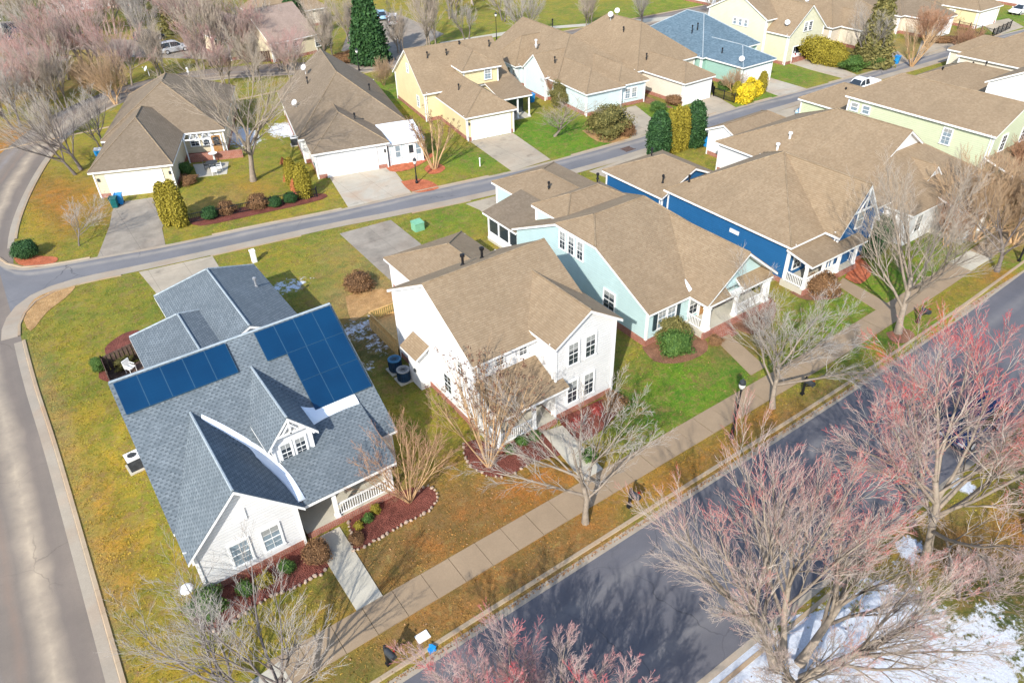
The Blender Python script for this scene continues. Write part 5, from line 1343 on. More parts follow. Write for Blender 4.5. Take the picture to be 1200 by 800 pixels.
h.dish(1.4, 1.2, 4.8, 3.8); h.dish(5.2, 1.2, 7.2, 3.0)
h.done()

for lab, loc, yaw, wall, roof, blocks, extra in (
    ('broad tan roofed house standing behind the golden hedge', (104, 66), 0, 'beige_siding', 'tan_shingle', [(-.3, 13, 0, 19, 2.9, 7.2, 'y', 6, 5), (2, 8, -5, 3, 2.8, 4.6, 'y', 3, 0)], 'B8'),
    ('tan house behind the pale spreading bare tree at upper right', (118, 64), 0, 'beige_siding', 'brown_shingle', [(0, 12, 0, 16, 2.8, 6.4, 'y', 5.5, 5.5), (1, 7, -5, 2, 2.8, 4.6, 'y', 3, 0)], 'B9'),
    ('yellow house with tan roof and white garage in the upper right corner', (130, 58), -1, 'yellow_siding', 'tan_shingle', [(-.2, 6.6, 0, 9, 2.8, 4.6, 'y', 3.2, 0), (-.8, 11, 6, 20, 2.9, 6.8, 'y', 5.5, 5)], 'B10'),
    ('pale house at the top right corner of the lane', (150, 56), -2, 'white_siding', 'tan_shingle', [(0, 11, 0, 16, 2.9, 6.6, 'y', 5, 5)], 'B11'),
    ('cream house with a pale pink roof far behind the side street', (36, 113), 8, 'sand_siding', 'pink_shingle', [(0, 8, 0, 12, 2.8, 6.6, 'x', 0, 0), (-4, 3, 6, 15, 2.8, 5.6, 'y', 0, 0)], 'A1'),
    ('pink roofed house behind the tall dark conifer', (41, 131), 0, 'beige_siding', 'tan_shingle', [(0, 12, 0, 10, 2.8, 6.4, 'x', 4, 4)], 'A2'),
    ('grey roofed house among bare trees in the far left corner', (-8, 160), 0, 'white_siding', 'brown_shingle', [(0, 14, 0, 10, 3, 6.5, 'x', 3, 3)], 'A3'),
    ('white house in the far left background behind pink trees', (16, 172), 0, 'white_siding', 'tan_shingle', [(0, 14, 0, 10, 3, 6.5, 'x', 0, 0)], 'A4'),
    ('tan roofed house beyond the meadow at the top edge', (112, 96), 0, 'white_siding', 'tan_shingle', [(0, 13, 0, 14, 2.9, 6.8, 'y', 5, 5)], 'A5'),
    ('tan roofed house at the top edge right of centre', (128, 92), 0, 'sand_siding', 'tan_shingle', [(0, 13, 0, 14, 2.9, 6.8, 'y', 5, 5)], 'A6')):
    h = House(lab, loc, yaw, wall, roof)
    for (x0, x1, y0, y1, ze, zr, ax, i0, i1) in blocks: h.block(x0, x1, y0, y1, ze, zr, ax, i0, i1)
    if extra in ('B10', 'B8', 'B9'):
        x0, x1, y0 = (-.2, 6.6, 0) if extra == 'B10' else ((2, 8, -5) if extra == 'B8' else (1, 7, -5))
        h.garage_door((x0 + x1) / 2, y0 + .32, '-y', 4.6)
    else:
        for x in (2.5, 4.2, 8.0): h.window(x, blocks[0][2] + .3, 1.6, '-y', .8, 1.3, 'g')
    h.window(blocks[0][0] + .3, (blocks[0][2] + blocks[0][3]) / 2, 1.6, '-x', .8, 1.2, 'gb')
    h.pipe((blocks[0][0] * .6 + blocks[0][1] * .4), (blocks[0][2] + blocks[0][3]) / 2, blocks[0][5] - .6, .7)
    if extra == 'B8': h.pipe(4, 6, 5.3, .8); h.dish(9.5, 5, 5.4, 3.8)
    h.done()

# ================================================================== STREET FURNITURE AND SMALL THINGS
def street_lamp(loc, label, hgt=4.3):
    e = empty('street_lamp', loc); tag(e, label, 'street lamp', 'lamp posts')
    b = MB(); b.lathe([(.15, -.05), (.15, .25), (.10, .32), (.085, .8), (.06, .85), (.05, hgt - .75), (.08, hgt - .72), (.05, hgt - .66), (.05, hgt - .6), (.14, hgt - .55), (0, hgt - .55)], n=12); b.build('pole', M['black'], e)
    b = MB(); b.lathe([(.11, hgt - .55), (.18, hgt - .4), (.19, hgt - .22), (.13, hgt - .08)], n=12); b.build('globe', M['lamp_glass'], e)
    b = MB(); b.lathe([(.20, hgt - .22), (.16, hgt - .05), (.05, hgt + .04), (.02, hgt + .14), (0, hgt + .15)], n=12); b.build('cap', M['dark'], e)
    return e
street_lamp((28.05, 18.59), 'tall black lamp post with pale globe on the verge of the main street')
street_lamp((31.40, 61.67), 'short black lamp post in the red mulch beside the rusty driveway', 2.6)
street_lamp((68.46, 101.66), 'black lamp post on the far green meadow', 4.3)
street_lamp((44.30, 101.28), 'black lamp post by the street behind the brown roofed house', 3.0)
MBX = 'kerbside mailboxes'
mailbox('black mailbox on the golden verge near the bottom of the photo', (5.29, 17.93), R(12), MBX)
mailbox('black mailbox beside the bare tree with orange soil at its foot', (19.71, 18.27), R(8), MBX)
mailbox('black mailbox with a red and white flag left of the second verge tree', (34.57, 18.60), R(-5), MBX)
mailbox('black mailbox in front of the tree with a brown mulch ring', (47.46, 18.67), R(-5), MBX)
mailbox('black mailbox on the verge at the right edge', (61.69, 18.62), R(-5), MBX)
b = MB(); (x, y) = (7.15, 18.17); b.box(x - .3, x + .3, y - .22, y + .22, -.02, .06); b.box(x - .24, x + .24, y - .17, y + .17, .06, .075); b.tube([(x + .12, y, .07), (x + .12, y, .1)], .03, 6)
tag(b.build('utility_cover', M['white']), 'white rectangular utility cover set in the verge', 'utility cover')
b = MB(); (x, y) = (7.16, 17.39); b.box(x - .16, x + .16, y - .13, y + .1, -.02, .14); b.poly([(x - .2, y - .05, .1), (x + .05, y - .22, .2), (x + .24, y + .02, .12), (x, y + .2, .22)]); b.poly([(x - .1, y - .2, .15), (x + .2, y - .1, .2), (x + .1, y + .2, .16)])
tag(b.build('blue_bag', M['bin_blue']), 'small crumpled blue bag lying on the kerb', 'bag')
def box_thing(name, label, cat, loc, w, d, hh, mat, rz=0, cap=None):
    e = empty(name, loc, rz); tag(e, label, cat)
    b = MB(); b.box(-w / 2, w / 2, -d / 2, d / 2, -.03, hh); b.box(-w / 2 + .05, w / 2 - .05, -d / 2 - .012, -d / 2, .1, hh - .1); b.build('cabinet', M[mat], e)
    b = MB(); b.poly([(-w / 2 - .03, -d / 2 - .04, hh), (w / 2 + .03, -d / 2 - .04, hh), (w / 2 + .03, d / 2 + .03, hh + .08), (-w / 2 - .03, d / 2 + .03, hh + .08)]); b.box(-w / 2 - .03, w / 2 + .03, -d / 2 - .04, d / 2 + .03, hh - .05, hh + .005); b.build('lid', M[cap or mat], e)
M['util_green'] = paint('utility_green', (.20, .45, .28), .5, .1)
box_thing('utility_cabinet', 'pale green utility cabinet on the lawn by the back lane', 'utility cabinet', (26.58, 52.91), .9, .8, .75, 'util_green')
box_thing('utility_pedestal', 'white utility pedestal behind the garage of the solar panel house', 'utility box', (12.93, 56.23), .38, .3, 1.05, 'white')
b = MB(); b.lathe([(.06, -.05), (.06, .8), (.09, .82), (.09, .9), (0, .95)], (*(38.70, 61.33), 0), 8)
tag(b.build('marker_post', M['white']), 'short white marker post on the lawn of the yellow house', 'post')
b = MB(); (x, y) = (-0.76, 27.10)
b.lathe([(.34, -.03), (.31, .09), (.2, .19), (.09, .23), (0, .235)], (x, y, 0), 12)
tag(b.build('snow_mound', M['snow'], smooth=True), 'small white mound of snow on the lawn left of the big white gable', 'snow')

ac_unit('grey air conditioner on the lawn left of the solar panel house', (-0.73, 37.16), R(5))
ac_unit('grey air conditioner on the snow beside the brown roofed house', (25.81, 79.39), R(-14))
box_thing('utility_box', 'small blue grey box by the corner of the tan hipped house', 'utility box', (7.46, 90.28), .8, .6, .7, 'bin_blue', R(-22), 'dish')
BG = 'wheelie bins by the garages'
wheelie_bin('dark green wheelie bin beside the garage of the tan hipped house', (5.94, 74.84), R(-25), 'bin_green', BG)
wheelie_bin('blue wheelie bin touching the dark green one by the tan house', (6.51, 75.34), R(-20), 'bin_blue', BG)
wheelie_bin('dark green wheelie bin left of the brown roofed house garage', (24.71, 70.24), R(-14), 'bin_green', BG)
wheelie_bin('blue wheelie bin right of its dark green neighbour by the brown roofed house', (25.07, 69.12), R(-14), 'bin_blue', BG)
def round_ac(label, loc, hh, top):
    e = empty('air_conditioner', loc); tag(e, label, 'air conditioner')
    b = MB(); b.box(-.5, .5, -.5, .5, -.03, .08); b.build('pad', M['concrete'], e)
    b = MB(); b.lathe([(.40, .08), (.42, .1), (.42, hh)], n=18)
    for k in range(18): b.bar((.43 * math.cos(k * .349), .43 * math.sin(k * .349), .12), (.43 * math.cos(k * .349), .43 * math.sin(k * .349), hh - .03), .025, .02)
    b.build('cabinet', M['bin_navy'], e)
    b = MB(); b.lathe([(.44, hh - .03), (.45, hh + .03), (.36, hh + .06), (.30, hh + .03), (.12, hh - .02), (0, hh - .02)], n=18); b.build('top_panel', M[top], e)
    b = MB()
    for k in range(6): b.bar((-.32 * math.cos(k * .5236), -.32 * math.sin(k * .5236), hh + .05), (.32 * math.cos(k * .5236), .32 * math.sin(k * .5236), hh + .05), .018, .015)
    b.build('fan_grille', M['dark'], e)
M['ac_top'] = paint('blue_enamel', (.04, .15, .28), .45, .2)
round_ac('round navy air conditioner against the white wall, nearer the wooden deck', (15.40, 36.13), .95, 'ac_top')
round_ac('round grey topped air conditioner beside the small bump-out of the tall white house', (15.37, 34.91), .85, 'greymetal')
wheelie_bin('bright blue wheelie bin standing by the lane at upper right', (103.87, 55.27), R(10), 'bin_blue', BG)
wheelie_bin('blue wheelie bin in the gap between the yellow and pale blue houses', (55.04, 74.32), R(0), 'bin_blue', BG)
wheelie_bin('blue wheelie bin beside the dark evergreens at the lane', (60.78, 50.52), R(0), 'bin_blue', BG)

# patio of the tan hipped house
def table(loc, label, rz=0):
    e = empty('patio_table', loc, rz); tag(e, label, 'table')
    b = MB(); b.lathe([(0, .72), (.62, .72), (.62, .76), (0, .765)], n=16); b.build('tabletop', M['dark'], e)
    for k in range(4):
        b = MB(); a = k * 1.571 + .78; b.bar((.45 * math.cos(a), .45 * math.sin(a), 0), (.38 * math.cos(a), .38 * math.sin(a), .72), .05, .05); b.build('leg', M['dark'], e)
def chair(loc, rz, label, mat='dark'):
    e = empty('patio_chair', loc, rz); tag(e, label, 'chair', 'patio chairs')
    b = MB(); b.box(-.26, .26, -.26, .26, .40, .45); b.build('seat', M[mat], e)
    b = MB(); b.box(-.26, .26, .22, .27, .45, .95); b.build('backrest', M[mat], e)
    for x in (-.23, .23):
        for y in (-.23, .23): b = MB(); b.bar((x, y, 0), (x, y, .42), .04, .04); b.build('leg', M[mat], e)
        b = MB(); b.bar((x, -.24, .64), (x, .25, .64), .05, .04); b.build('armrest', M[mat], e)
slab('patio', [(14.93, 80.93), (18.22, 79.19), (17.03, 76.08), (14.35, 77.10)], 'concrete', .03)
table((16.31, 78.36), 'round dark patio table on the small patio of the tan house')
chair((15.81, 78.76), R(80), 'dark patio chair left of the round patio table'); chair((16.67, 77.21), R(-100), 'white patio chair right of the round patio table', 'white'); chair((15.96, 76.65), R(170), 'white patio chair in front of the round patio table', 'white')
e = empty('bird_bath', (17.04, 80.13)); tag(e, 'white bird bath bowl on a stand by the brick patio wall', 'bird bath')
b = MB(); b.lathe([(.2, -.03), (.18, .08), (.07, .15), (.06, .8), (.1, .86)], n=12); b.build('pedestal', M['white'], e)
b = MB(); b.lathe([(.1, .86), (.45, .98), (.46, 1.02), (.4, 1.0), (0, .93)], n=14); b.build('bowl', M['white'], e)
M['lowbrick'] = M['brick']
e = empty('patio_wall', (16.09, 81.20)); tag(e, 'low red brick wall at the back of the patio', 'wall')
b = MB(); b.box(-1.4, 4.2, -.12, .12, -.05, .85); o = b.build('brickwork', M['brick'], e); o.rotation_euler[2] = R(-22)
# fences
fence('low black metal fence along the flower bed by the lane', [(10.60, 66.89), (13.55, 66.33), (16.47, 65.86), (19.47, 65.37), (22.22, 64.89)], .95, 'black', step=.16)
fence('black metal fence beside the golden hedge of the slate roofed house', [(76.18, 63.91), (74.09, 61.59), (74.02, 58.23)], 1.1, 'black')
fence('black metal fence round the small yard by the parked pale blue car', [(79.94, 52.11), (78.64, 50.78)], 1.2, 'black')
fence('black metal fence running along the lane right of the pale blue car', [(80.09, 51.98), (83.10, 51.99), (86.03, 52.13)], 1.3, 'black')
fence('black metal fence round the bright lawn at upper right', [(128.52, 60.07), (127.27, 54.10), (134.38, 54.93)], 1.2, 'black', step=.2)
fence('brown stained picket fence among dead grass at upper right', [(119.59, 58.07), (118.97, 55.36), (124.64, 55.70)], 1.2, 'darkwood', step=.22)
fence('dark solid fence panel by the far left street', [(7.52, 126.27), (10.19, 134.17)], 1.6, 'darkwood', step=.3, boards=True)
fx0, fy0 = (-0.32, 47.80); fx1, fy1 = (0.05, 49.91)
fence('dark board fence round the small patio behind the solar panel house', [(-.3, 43.5), (-.25, 47.5), (1.9, 48.0)], 1.4, 'darkwood', step=.25, boards=True)
b = MB(); b.box(-.2, 2.2, 41.6, 47.4, -.05, .22)
tag(b.build('patio_deck', M['darkwood']), 'small brown deck inside the dark board fence', 'deck')
chair((1.1, 46.4, .22), R(30), 'white chair on the dark fenced patio', 'white')
fence('brown board fence beside the cream house at the back', [(33.13, 123.36), (33.02, 115.98), (37.39, 113.47)], 1.6, 'darkwood', step=.35, boards=True)
# cars
CG = 'parked cars'
car('silver estate car parked on the far street at upper left', (26.16, 129.98), R(4), 'silver', 'suv', CG)
car('dark car half hidden by bare trees left of the silver estate car', (24.85, 140.13), R(10), 'charcoal', 'suv', CG)
car('pale grey car parked on the far left drive', (7.25, 138.48), R(-8), 'palegrey', 'sedan', CG)
car('dark blue pickup in the top left corner with snow bright bonnet', (6.83, 161.88), R(5), 'navy', 'pickup', CG)
car('dark blue car cut by the left edge near the top', (4.42, 156.34), R(5), 'navy', 'sedan', CG)
car('light blue car parked right of the tall dark conifer', (61.85, 128.49), R(70), 'skyblue', 'sedan', CG)
car('white car parked nearest the grey bare trees in the far car park', (61.75, 123.46), R(60), 'white', 'suv', CG)
car('white pickup parked on the lane beyond the cream house', (89.6, 51.3), R(178), 'white', 'pickup', CG)
car('pale blue car parked behind the broad tan roof', (77.94, 49.79), R(178), 'skyblue', 'suv', CG)
car('white car parked beside the lawn in the top right corner', (145.89, 58.90), R(175), 'white', 'sedan', CG)
car('dark blue car half hidden behind the tall leaning tree at right', (39.4, 10.75), R(180), 'navy', 'suv', CG)
car('white car standing inside the open garage', (95.5, 67.6), R(90), 'white', 'suv', CG)
# ================================================================== TREES AND SHRUBS
TG = 'bare street trees'
LV_BIG = [(1, .50, 0), (9, 2.1, .55), (8, .50, .40), (7, .48, .40), (6, .50, .42), (4, .55, .45)]
LV_DENSE = [(1, .62, 0), (9, 1.9, .55), (8, .50, .42), (7, .47, .42), (6, .48, .42), (4, .55, .42)]
LV_MED = [(1, .50, 0), (7, 1.8, .60), (7, .52, .45), (7, .48, .45), (6, .50, .48), (3, .55, .5)]
LV_FAR = [(1, .45, 0), (8, 1.9, .55), (7, .52, .42), (6, .50, .42), (6, .52, .45)]
def tree(loc, parts, label, group=None, rz=0.0, sc=1.0, name='bare_tree'): return plant(name, parts, loc, label, 'tree', group, rz, sc)

# verge trees along the main street
tree((17.20, 18.84), bare_tree('verge_tree', 11, 1, 9.6, [(1, .62, 0), (8, 1.7, .75), (7, .50, .48), (6, .48, .46), (5, .50, .48), (3, .55, .5)], M['bark_pale'], M['twig_grey'], r0=.18, spread=8.8, up=.03, wander=.10), 'grey bare tree on the verge with orange soil round its foot', TG)
tree((32.06, 18.87), bare_tree('verge_tree', 12, 1, 8.8, [(1, .6, 0), (9, 1.8, .8), (8, .50, .48), (6, .48, .46), (6, .50, .48), (3, .55, .5)], M['bark_pale'], M['twig_grey'], r0=.2, spread=11.0, up=.03, wander=.11), 'grey bare tree on the verge right of the black lamp post', TG)
tree((45.25, 18.79), bare_tree('verge_tree', 13, 1, 12.4, LV_DENSE, M['bark_pale'], M['twig_pale'], r0=.24, spread=10.5, up=.08, wander=.08), 'tall pale bare tree on the verge in a brown mulch ring', TG)
tree((58.76, 18.87), bare_tree('verge_tree', 14, 1, 9.5, LV_MED, M['bark_dark'], M['twig_tan'], r0=.18, spread=7.0, up=.09, wander=.1), 'rusty brown bare tree on the verge near the right edge', TG)
tree((1.11, 18.21), bare_tree('verge_tree', 15, 1, 8.2, LV_FAR, M['bark_dark'], M['twig_grey'], r0=.16, spread=7.0, up=.07, wander=.10), 'dark stemmed bare tree at the bottom edge beside the kerb ramp', TG)
tree((-0.02, 19.61), bare_tree('verge_tree', 16, 1, 5.6, LV_FAR, M['bark_dark'], M['twig_grey'], r0=.15, spread=7.5, up=.03, lean=(-.45, .12), wander=.12), 'low spreading grey tree at the lower left corner reaching over the lawn', TG)
# big trees on the near side of the street
tree((19.01, 7.54), bare_tree('street_tree', 21, 5, 12.0, [(1, .75, 0), (8, 1.35, .5), (8, .50, .42), (7, .47, .42), (6, .48, .40), (3, .55, .40)], M['bark_pale'], M['twig_red'], r0=.19, spread=11.2, up=.025, stem_ang=.48, wander=.07), 'huge pale tree with reddish twig tips rising from the snow at lower right', TG)
tree((7.78, 9.15), bare_tree('street_tree', 22, 4, 7.8, [(1, .6, 0), (10, 1.4, .55), (9, .50, .42), (8, .47, .42), (6, .48, .40), (4, .55, .40)], M['bark_pale'], M['twig_vivid'], r0=.15, spread=10.5, up=.03, stem_ang=.5, wander=.07), 'red tipped bare tree rising from the bottom edge over the street', TG)
tree((29.00, 7.27), bare_tree('street_tree', 23, 1, 13.6, [(1, .9, 0), (13, 1.5, .62), (9, .50, .45), (8, .46, .42), (6, .46, .42), (4, .55, .42)], M['bark_pale'], M['twig_red'], r0=.27, spread=13.0, up=.03, wander=.08), 'tall pale tree with red tips leaning over the street at right', TG)
tree((34.52, 5.12), bare_tree('street_tree', 24, 1, 11.5, [(1, .8, 0), (12, 1.6, .65), (9, .50, .45), (8, .46, .42), (6, .46, .42), (4, .55, .42)], M['bark_pale'], M['twig_red'], r0=.24, spread=12, up=.02, wander=.11), 'large pale tree at the right edge with long drooping twigs', TG)
tree((28.23, 5.17), bare_tree('red_shrub_tree', 25, 3, 4.2, LV_FAR, M['bark_dark'], M['twig_vivid'], r0=.08, spread=4.6, stem_ang=.4, wander=.1), 'low dark red twiggy tree below the leaning pale tree', None)
# many-stemmed crape myrtles
LV_CRAPE = [(1, 1.5, 0), (5, .60, .22), (5, .42, .28), (4, .48, .34), (3, .5, .42)]
cr = dict(up=.02, wander=.035, stem_ang=.34)
tree((15.45, 25.17), bare_tree('crape_myrtle', 31, 12, 8.4, LV_CRAPE, M['bark_tan'], M['twig_tan'], split=2, seeds=330, r0=.055, spread=6.0, **cr), 'tall tan many-stemmed tree with brown seed heads in front of the tall white house', 'crape myrtles', name='crape_myrtle')
tree((10.55, 25.52), bare_tree('crape_myrtle', 32, 14, 5.6, [(1, 1.2, 0), (5, .62, .25), (5, .45, .3), (4, .5, .36), (3, .5, .42)], M['bark_tan'], M['twig_rust'], split=2, seeds=0, r0=.035, spread=5.2, **cr), 'rusty many-stemmed tree at the corner of the porch bed', 'crape myrtles', name='crape_myrtle')
tree((34.63, 63.73), bare_tree('crape_myrtle', 33, 7, 6.2, LV_CRAPE, M['bark_tan'], M['twig_tan'], split=2, seeds=250, r0=.10, spread=5.6, **cr), 'tan tree in a round red mulch ring on the lawn of the yellow house', 'crape myrtles', name='crape_myrtle')
tree((104.31, 53.27), bare_tree('crape_myrtle', 34, 9, 6.0, LV_CRAPE, M['bark_tan'], M['twig_tan'], split=2, seeds=0, r0=.09, spread=7.0, up=.02, wander=.04, stem_ang=.45), 'pale gold many-stemmed tree beside the blue bin at upper right', 'crape myrtles', name='crape_myrtle')
# back yards
tree((18.61, 72.62), bare_tree('yard_tree', 41, 1, 14.0, [(1, .75, 0), (8, 1.7, .55), (7, .50, .42), (6, .5, .42), (6, .52, .45), (3, .55, .5)], M['bark_pale'], M['twig_pale'], r0=.36, spread=13, up=.04, wander=.10), 'big bare tree with a thick pale trunk in the back yard left of centre', TG)
tree((49.98, 63.19), bare_tree('yard_tree', 42, 1, 5.0, LV_FAR, M['bark_pale'], M['twig_pale'], r0=.16, spread=7.5, up=.05, wander=.16), 'low round bare tree on the green lawn right of the yellow house', TG)
tree((4.64, 86.53), bare_tree('yard_tree', 43, 2, 11.0, LV_FAR, M['bark_dark'], M['twig_grey'], r0=.18, spread=9, up=.05, lean=(-.4, .1), stem_ang=.3, wander=.1), 'two-stemmed bare tree leaning left over the curving side street', TG)
tree((8.15, 92.97), bare_tree('yard_tree', 44, 2, 7.0, LV_FAR, M['bark_dark'], M['twig_grey'], r0=.12, spread=6.5, up=.1, stem_ang=.35), 'small bare tree close to the left wall of the tan hipped house', TG)
tree((1.62, 68.56), bare_tree('yard_tree', 45, 1, 4.6, LV_FAR, M['bark_dark'], M['twig_grey'], r0=.07, spread=5.0, up=.08), 'small grey bare tree on the lawn left of the stained driveway', TG)
tree((99.99, 56.92), bare_tree('yard_tree', 46, 2, 9.5, LV_FAR, M['bark_dark'], M['twig_grey'], r0=.16, spread=6.5, up=.16, stem_ang=.2), 'grey bare tree in front of the tall olive conifer at upper right', TG)

# far trees: a handful of kinds, each copy in its own place and size
kinds = {
    'pink': bare_tree('far_pink', 51, 3, 10, LV_FAR, M['bark_pale'], M['twig_pink'], split=2, r0=.16, spread=8.5, up=.07, stem_ang=.35, wander=.09, twig=.013),
    'grey': bare_tree('far_grey', 52, 3, 10, LV_FAR, M['bark_pale'], M['twig_pale'], split=2, r0=.16, spread=8.5, up=.07, stem_ang=.35, wander=.09, twig=.013),
    'tan': bare_tree('far_tan', 53, 5, 7, LV_FAR, M['bark_tan'], M['twig_tan'], split=2, r0=.10, spread=6.5, up=.05, stem_ang=.4, wander=.07, twig=.012),
    'dark': bare_tree('far_dark', 54, 2, 10, LV_FAR, M['bark_dark'], M['twig_grey'], split=2, r0=.16, spread=8, up=.06, stem_ang=.3, wander=.1, twig=.012),
    'rust': bare_tree('far_rust', 55, 5, 6, LV_FAR, M['bark_tan'], M['twig_rust'], split=2, r0=.08, spread=5.5, up=.08, stem_ang=.35, wander=.08, seeds=160, seed_mat=M['leaf_brown'], twig=.010)}
FAR = [
    ('pink', (13.45, 124.53), 1.3, 'large pink bare tree beyond the curving side street'), ('pink', (6.27, 115.51), .9, 'pinkish bare tree on the bend of the side street'), ('dark', (1.19, 106.42), 1.0, 'grey bare tree at the left edge beside the side street'),
    ('dark', (22.48, 132.48), 1.1, 'dark bare tree in front of the parked dark car'), ('grey', (28.89, 118.31), 1.25, 'large grey bare tree right of the silver estate car'), ('pink', (26.45, 116.91), .75, 'small pink bare tree below the silver estate car'),
    ('tan', (12.88, 108.27), 1.0, 'orange brown many-stemmed tree behind the tan hipped house'), ('pink', (3.25, 124.19), .8, 'pink bare shrub tree at the far left'), ('grey', (10.37, 157.22), 1.1, 'pale slender bare tree in the top left corner'),
    ('pink', (14.78, 151.09), 1.2, 'pink bare tree in the far upper left'), ('dark', (31.17, 148.73), 1.2, 'dark bare tree behind the silver estate car'), ('grey', (42.89, 108.79), 1.0, 'pale grey bare tree left of the tall dark conifer'),
    ('pink', (35.70, 109.10), .6, 'low pink bare tree behind the brown roofed house'), ('grey', (58.60, 105.42), 1.15, 'large pale bare tree behind the yellow house'), ('dark', (65.71, 106.15), .7, 'thin bare tree on the meadow'),
    ('dark', (72.80, 100.00), 1.0, 'dense grey bare tree at the left end of the meadow'), ('grey', (85.55, 99.29), .75, 'hazy grey bare tree in the middle of the meadow'), ('dark', (92.94, 94.37), .8, 'dark trunked tree near the right of the meadow'),
    ('rust', (113.41, 51.08), .8, 'low grey brown tree by the lane at upper right'), ('rust', (59.61, 23.43), .7, 'rusty thicket tree in front of the pale house with white gables'), ('rust', (77.48, 28.95), 1.1, 'red brown tree against the cream house'),
    ('rust', (74.91, 24.66), 1.0, 'brown tree at the right edge near the white house'), ('tan', (62.19, 22.54), 1.15, 'tan many-stemmed tree in the front yard of the cream house'), ('tan', (64.35, 20.30), 1.1, 'tan bare tree by the pavement at the right edge'), ('pink', (0.93, 112.55), .7, 'low pink bare tree at the far left edge'), ('tan', (43.87, 92.79), .55, 'thin orange bare tree between the brown and yellow houses'),
    ('rust', (57.68, 73.00), .6, 'brown twiggy bush tree by the pale blue house'), ('pink', (36.40, 118.00), .8, 'pink bare tree in front of the pale pink roof'), ('tan', (77.19, 61.25), .45, 'small bare tree in front of the green house'),
    ('pink', (9.22, 124.31), 1.1, 'hazy pink tree over the far bend, left of the large one'), ('pink', (16.05, 116.02), .95, 'pink bare tree close behind the orange brown tree'), ('grey', (20.94, 117.14), .85, 'grey bare tree above the ridge of the tan hipped house'), ('dark', (4.37, 133.84), 1.0, 'dark bare tree by the far left drive'),
    ('pink', (3.81, 112.27), .85, 'low pink bare tree in the bend of the side street'), ('grey', (7.03, 110.48), .9, 'pale bare tree inside the bend of the side street'), ('pink', (33.16, 118.28), 1.0, 'pink bare tree beside the cream house at the back'), ('grey', (30.85, 106.19), .8, 'slim pale tree between the two back roofs'),
    ('dark', (37.95, 119.23), 1.0, 'dark bare tree before the cream house at the back'), ('pink', (26.90, 106.96), .7, 'small pink bare tree behind the big yard tree'), ('pink', (20.67, 149.81), 1.2, 'tall pink tree left of the parked dark car'), ('dark', (10.46, 144.11), 1.0, 'dark bare tree near the pale grey car'),
    ('pink', (30.03, 134.20), 1.1, 'pink tree behind the silver estate car'), ('grey', (50.16, 116.80), .8, 'grey tree left of the tall dark conifer top'), ('dark', (1.12, 118.86), .9, 'dark bare tree cut by the left edge'), ('tan', (10.97, 115.34), .8, 'tan many-stemmed shrub tree behind the bend'), ('pink', (29.93, 158.62), 1.2, 'pink tree at the top edge left of the olive conifer'),
    ('pink', (35.06, 102.66), .7, 'pink bare tree just behind the ridge of the brown roofed house'), ('grey', (53.56, 105.85), .75, 'small grey bare tree between the conifer and the yellow house'), ('pink', (71.47, 119.95), 1.0, 'pink bare tree at the left end of the far meadow'), ('dark', (77.22, 112.31), .9, 'dark bare tree at the back of the meadow'),
    ('grey', (4.23, 98.51), .55, 'short grey bare tree beside the curving side street'), ('pink', (8.71, 177.47), 1.1, 'pink bare tree in the very top left corner'), ('dark', (24.75, 154.37), 1.1, 'dark bare tree far behind the pink tree'), ('grey', (106.22, 90.83), .9, 'bare tree left of the tall ivory house'), ('rust', (115.07, 57.46), 1.0, 'brown bare tree before the yellow house at upper right')]
protos = {}
for k, (kind, loc, s, lab) in enumerate(FAR):
    rz = random.uniform(0, 6.28)
    if kind not in protos: protos[kind] = tree(loc, kinds[kind], lab, 'bare trees of the back yards and the far street', rz, s)
    else: copy_tree(protos[kind], loc, rz, s, lab)
# the wood at the top edge: nobody could count it
g = np.random.default_rng(9); V, F, T, k = [], [], [], 0
lv = grow(60, 2, 9, LV_FAR[:4], spread=8, r0=.15, twig=.03)
cells = []
for cx, cy, n, rx, ry in ((95, 135, 26, 24, 9), (60, 150, 20, 30, 10), (120, 120, 10, 14, 8), (0, 175, 24, 40, 12), (40, 165, 16, 30, 10)):
    cells += [(cx + g.uniform(-rx, rx), cy + g.uniform(-ry, ry)) for _ in range(n)]
for (cx, cy) in cells:
    a = g.uniform(0, 6.28); s = g.uniform(.7, 1.25); rot = np.array([[np.cos(a), -np.sin(a), 0], [np.sin(a), np.cos(a), 0], [0, 0, 1]])
    for i, (pts, rad) in enumerate(lv):
        v, f = tubes((pts @ rot.T) * s + np.array([cx, cy, 0]), rad * s, 3); V.append(v); F.append(f + k); k += len(v); T.append(np.full(len(v), i / 3.))
tag(link('far_wood', np_mesh('far_wood', np.concatenate(V), np.concatenate(F), M['twig_pink'], np.concatenate(T))), 'distant mass of pink and brown bare woodland along the top edge', 'woodland', kind='stuff')

# evergreens and shrubs
S = {}
S['conifer'] = leafy('conifer_crown', 71, 'cone', 11, 2.7, 9000, .26, M['leaf_dark'], .3, .14)
S['cypress'] = leafy('cypress_crown', 72, 'cone', 8.6, 2.1, 7000, .22, M['leaf_olive'], .2, .16)
S['arb_gold'] = leafy('arborvitae_crown', 73, 'column', 4.6, .85, 4200, .11, M['leaf_gold'], .05, .08)
S['arb_dark'] = leafy('dark_arborvitae_crown', 74, 'column', 5.0, 1.15, 4200, .13, M['leaf_dark'], .05, .10)
S['ball_dark'] = leafy('round_shrub_crown', 75, 'ball', 1.4, .95, 3800, .06, M['leaf_dark'], .02, .10)
S['ball_mid'] = leafy('green_shrub_crown', 76, 'ball', 1.5, 1.0, 3800, .06, M['leaf_mid'], .02, .26)
S['ball_olive'] = leafy('olive_shrub_crown', 77, 'ball', 3.6, 2.6, 6500, .14, M['leaf_olive'], .1, .3)
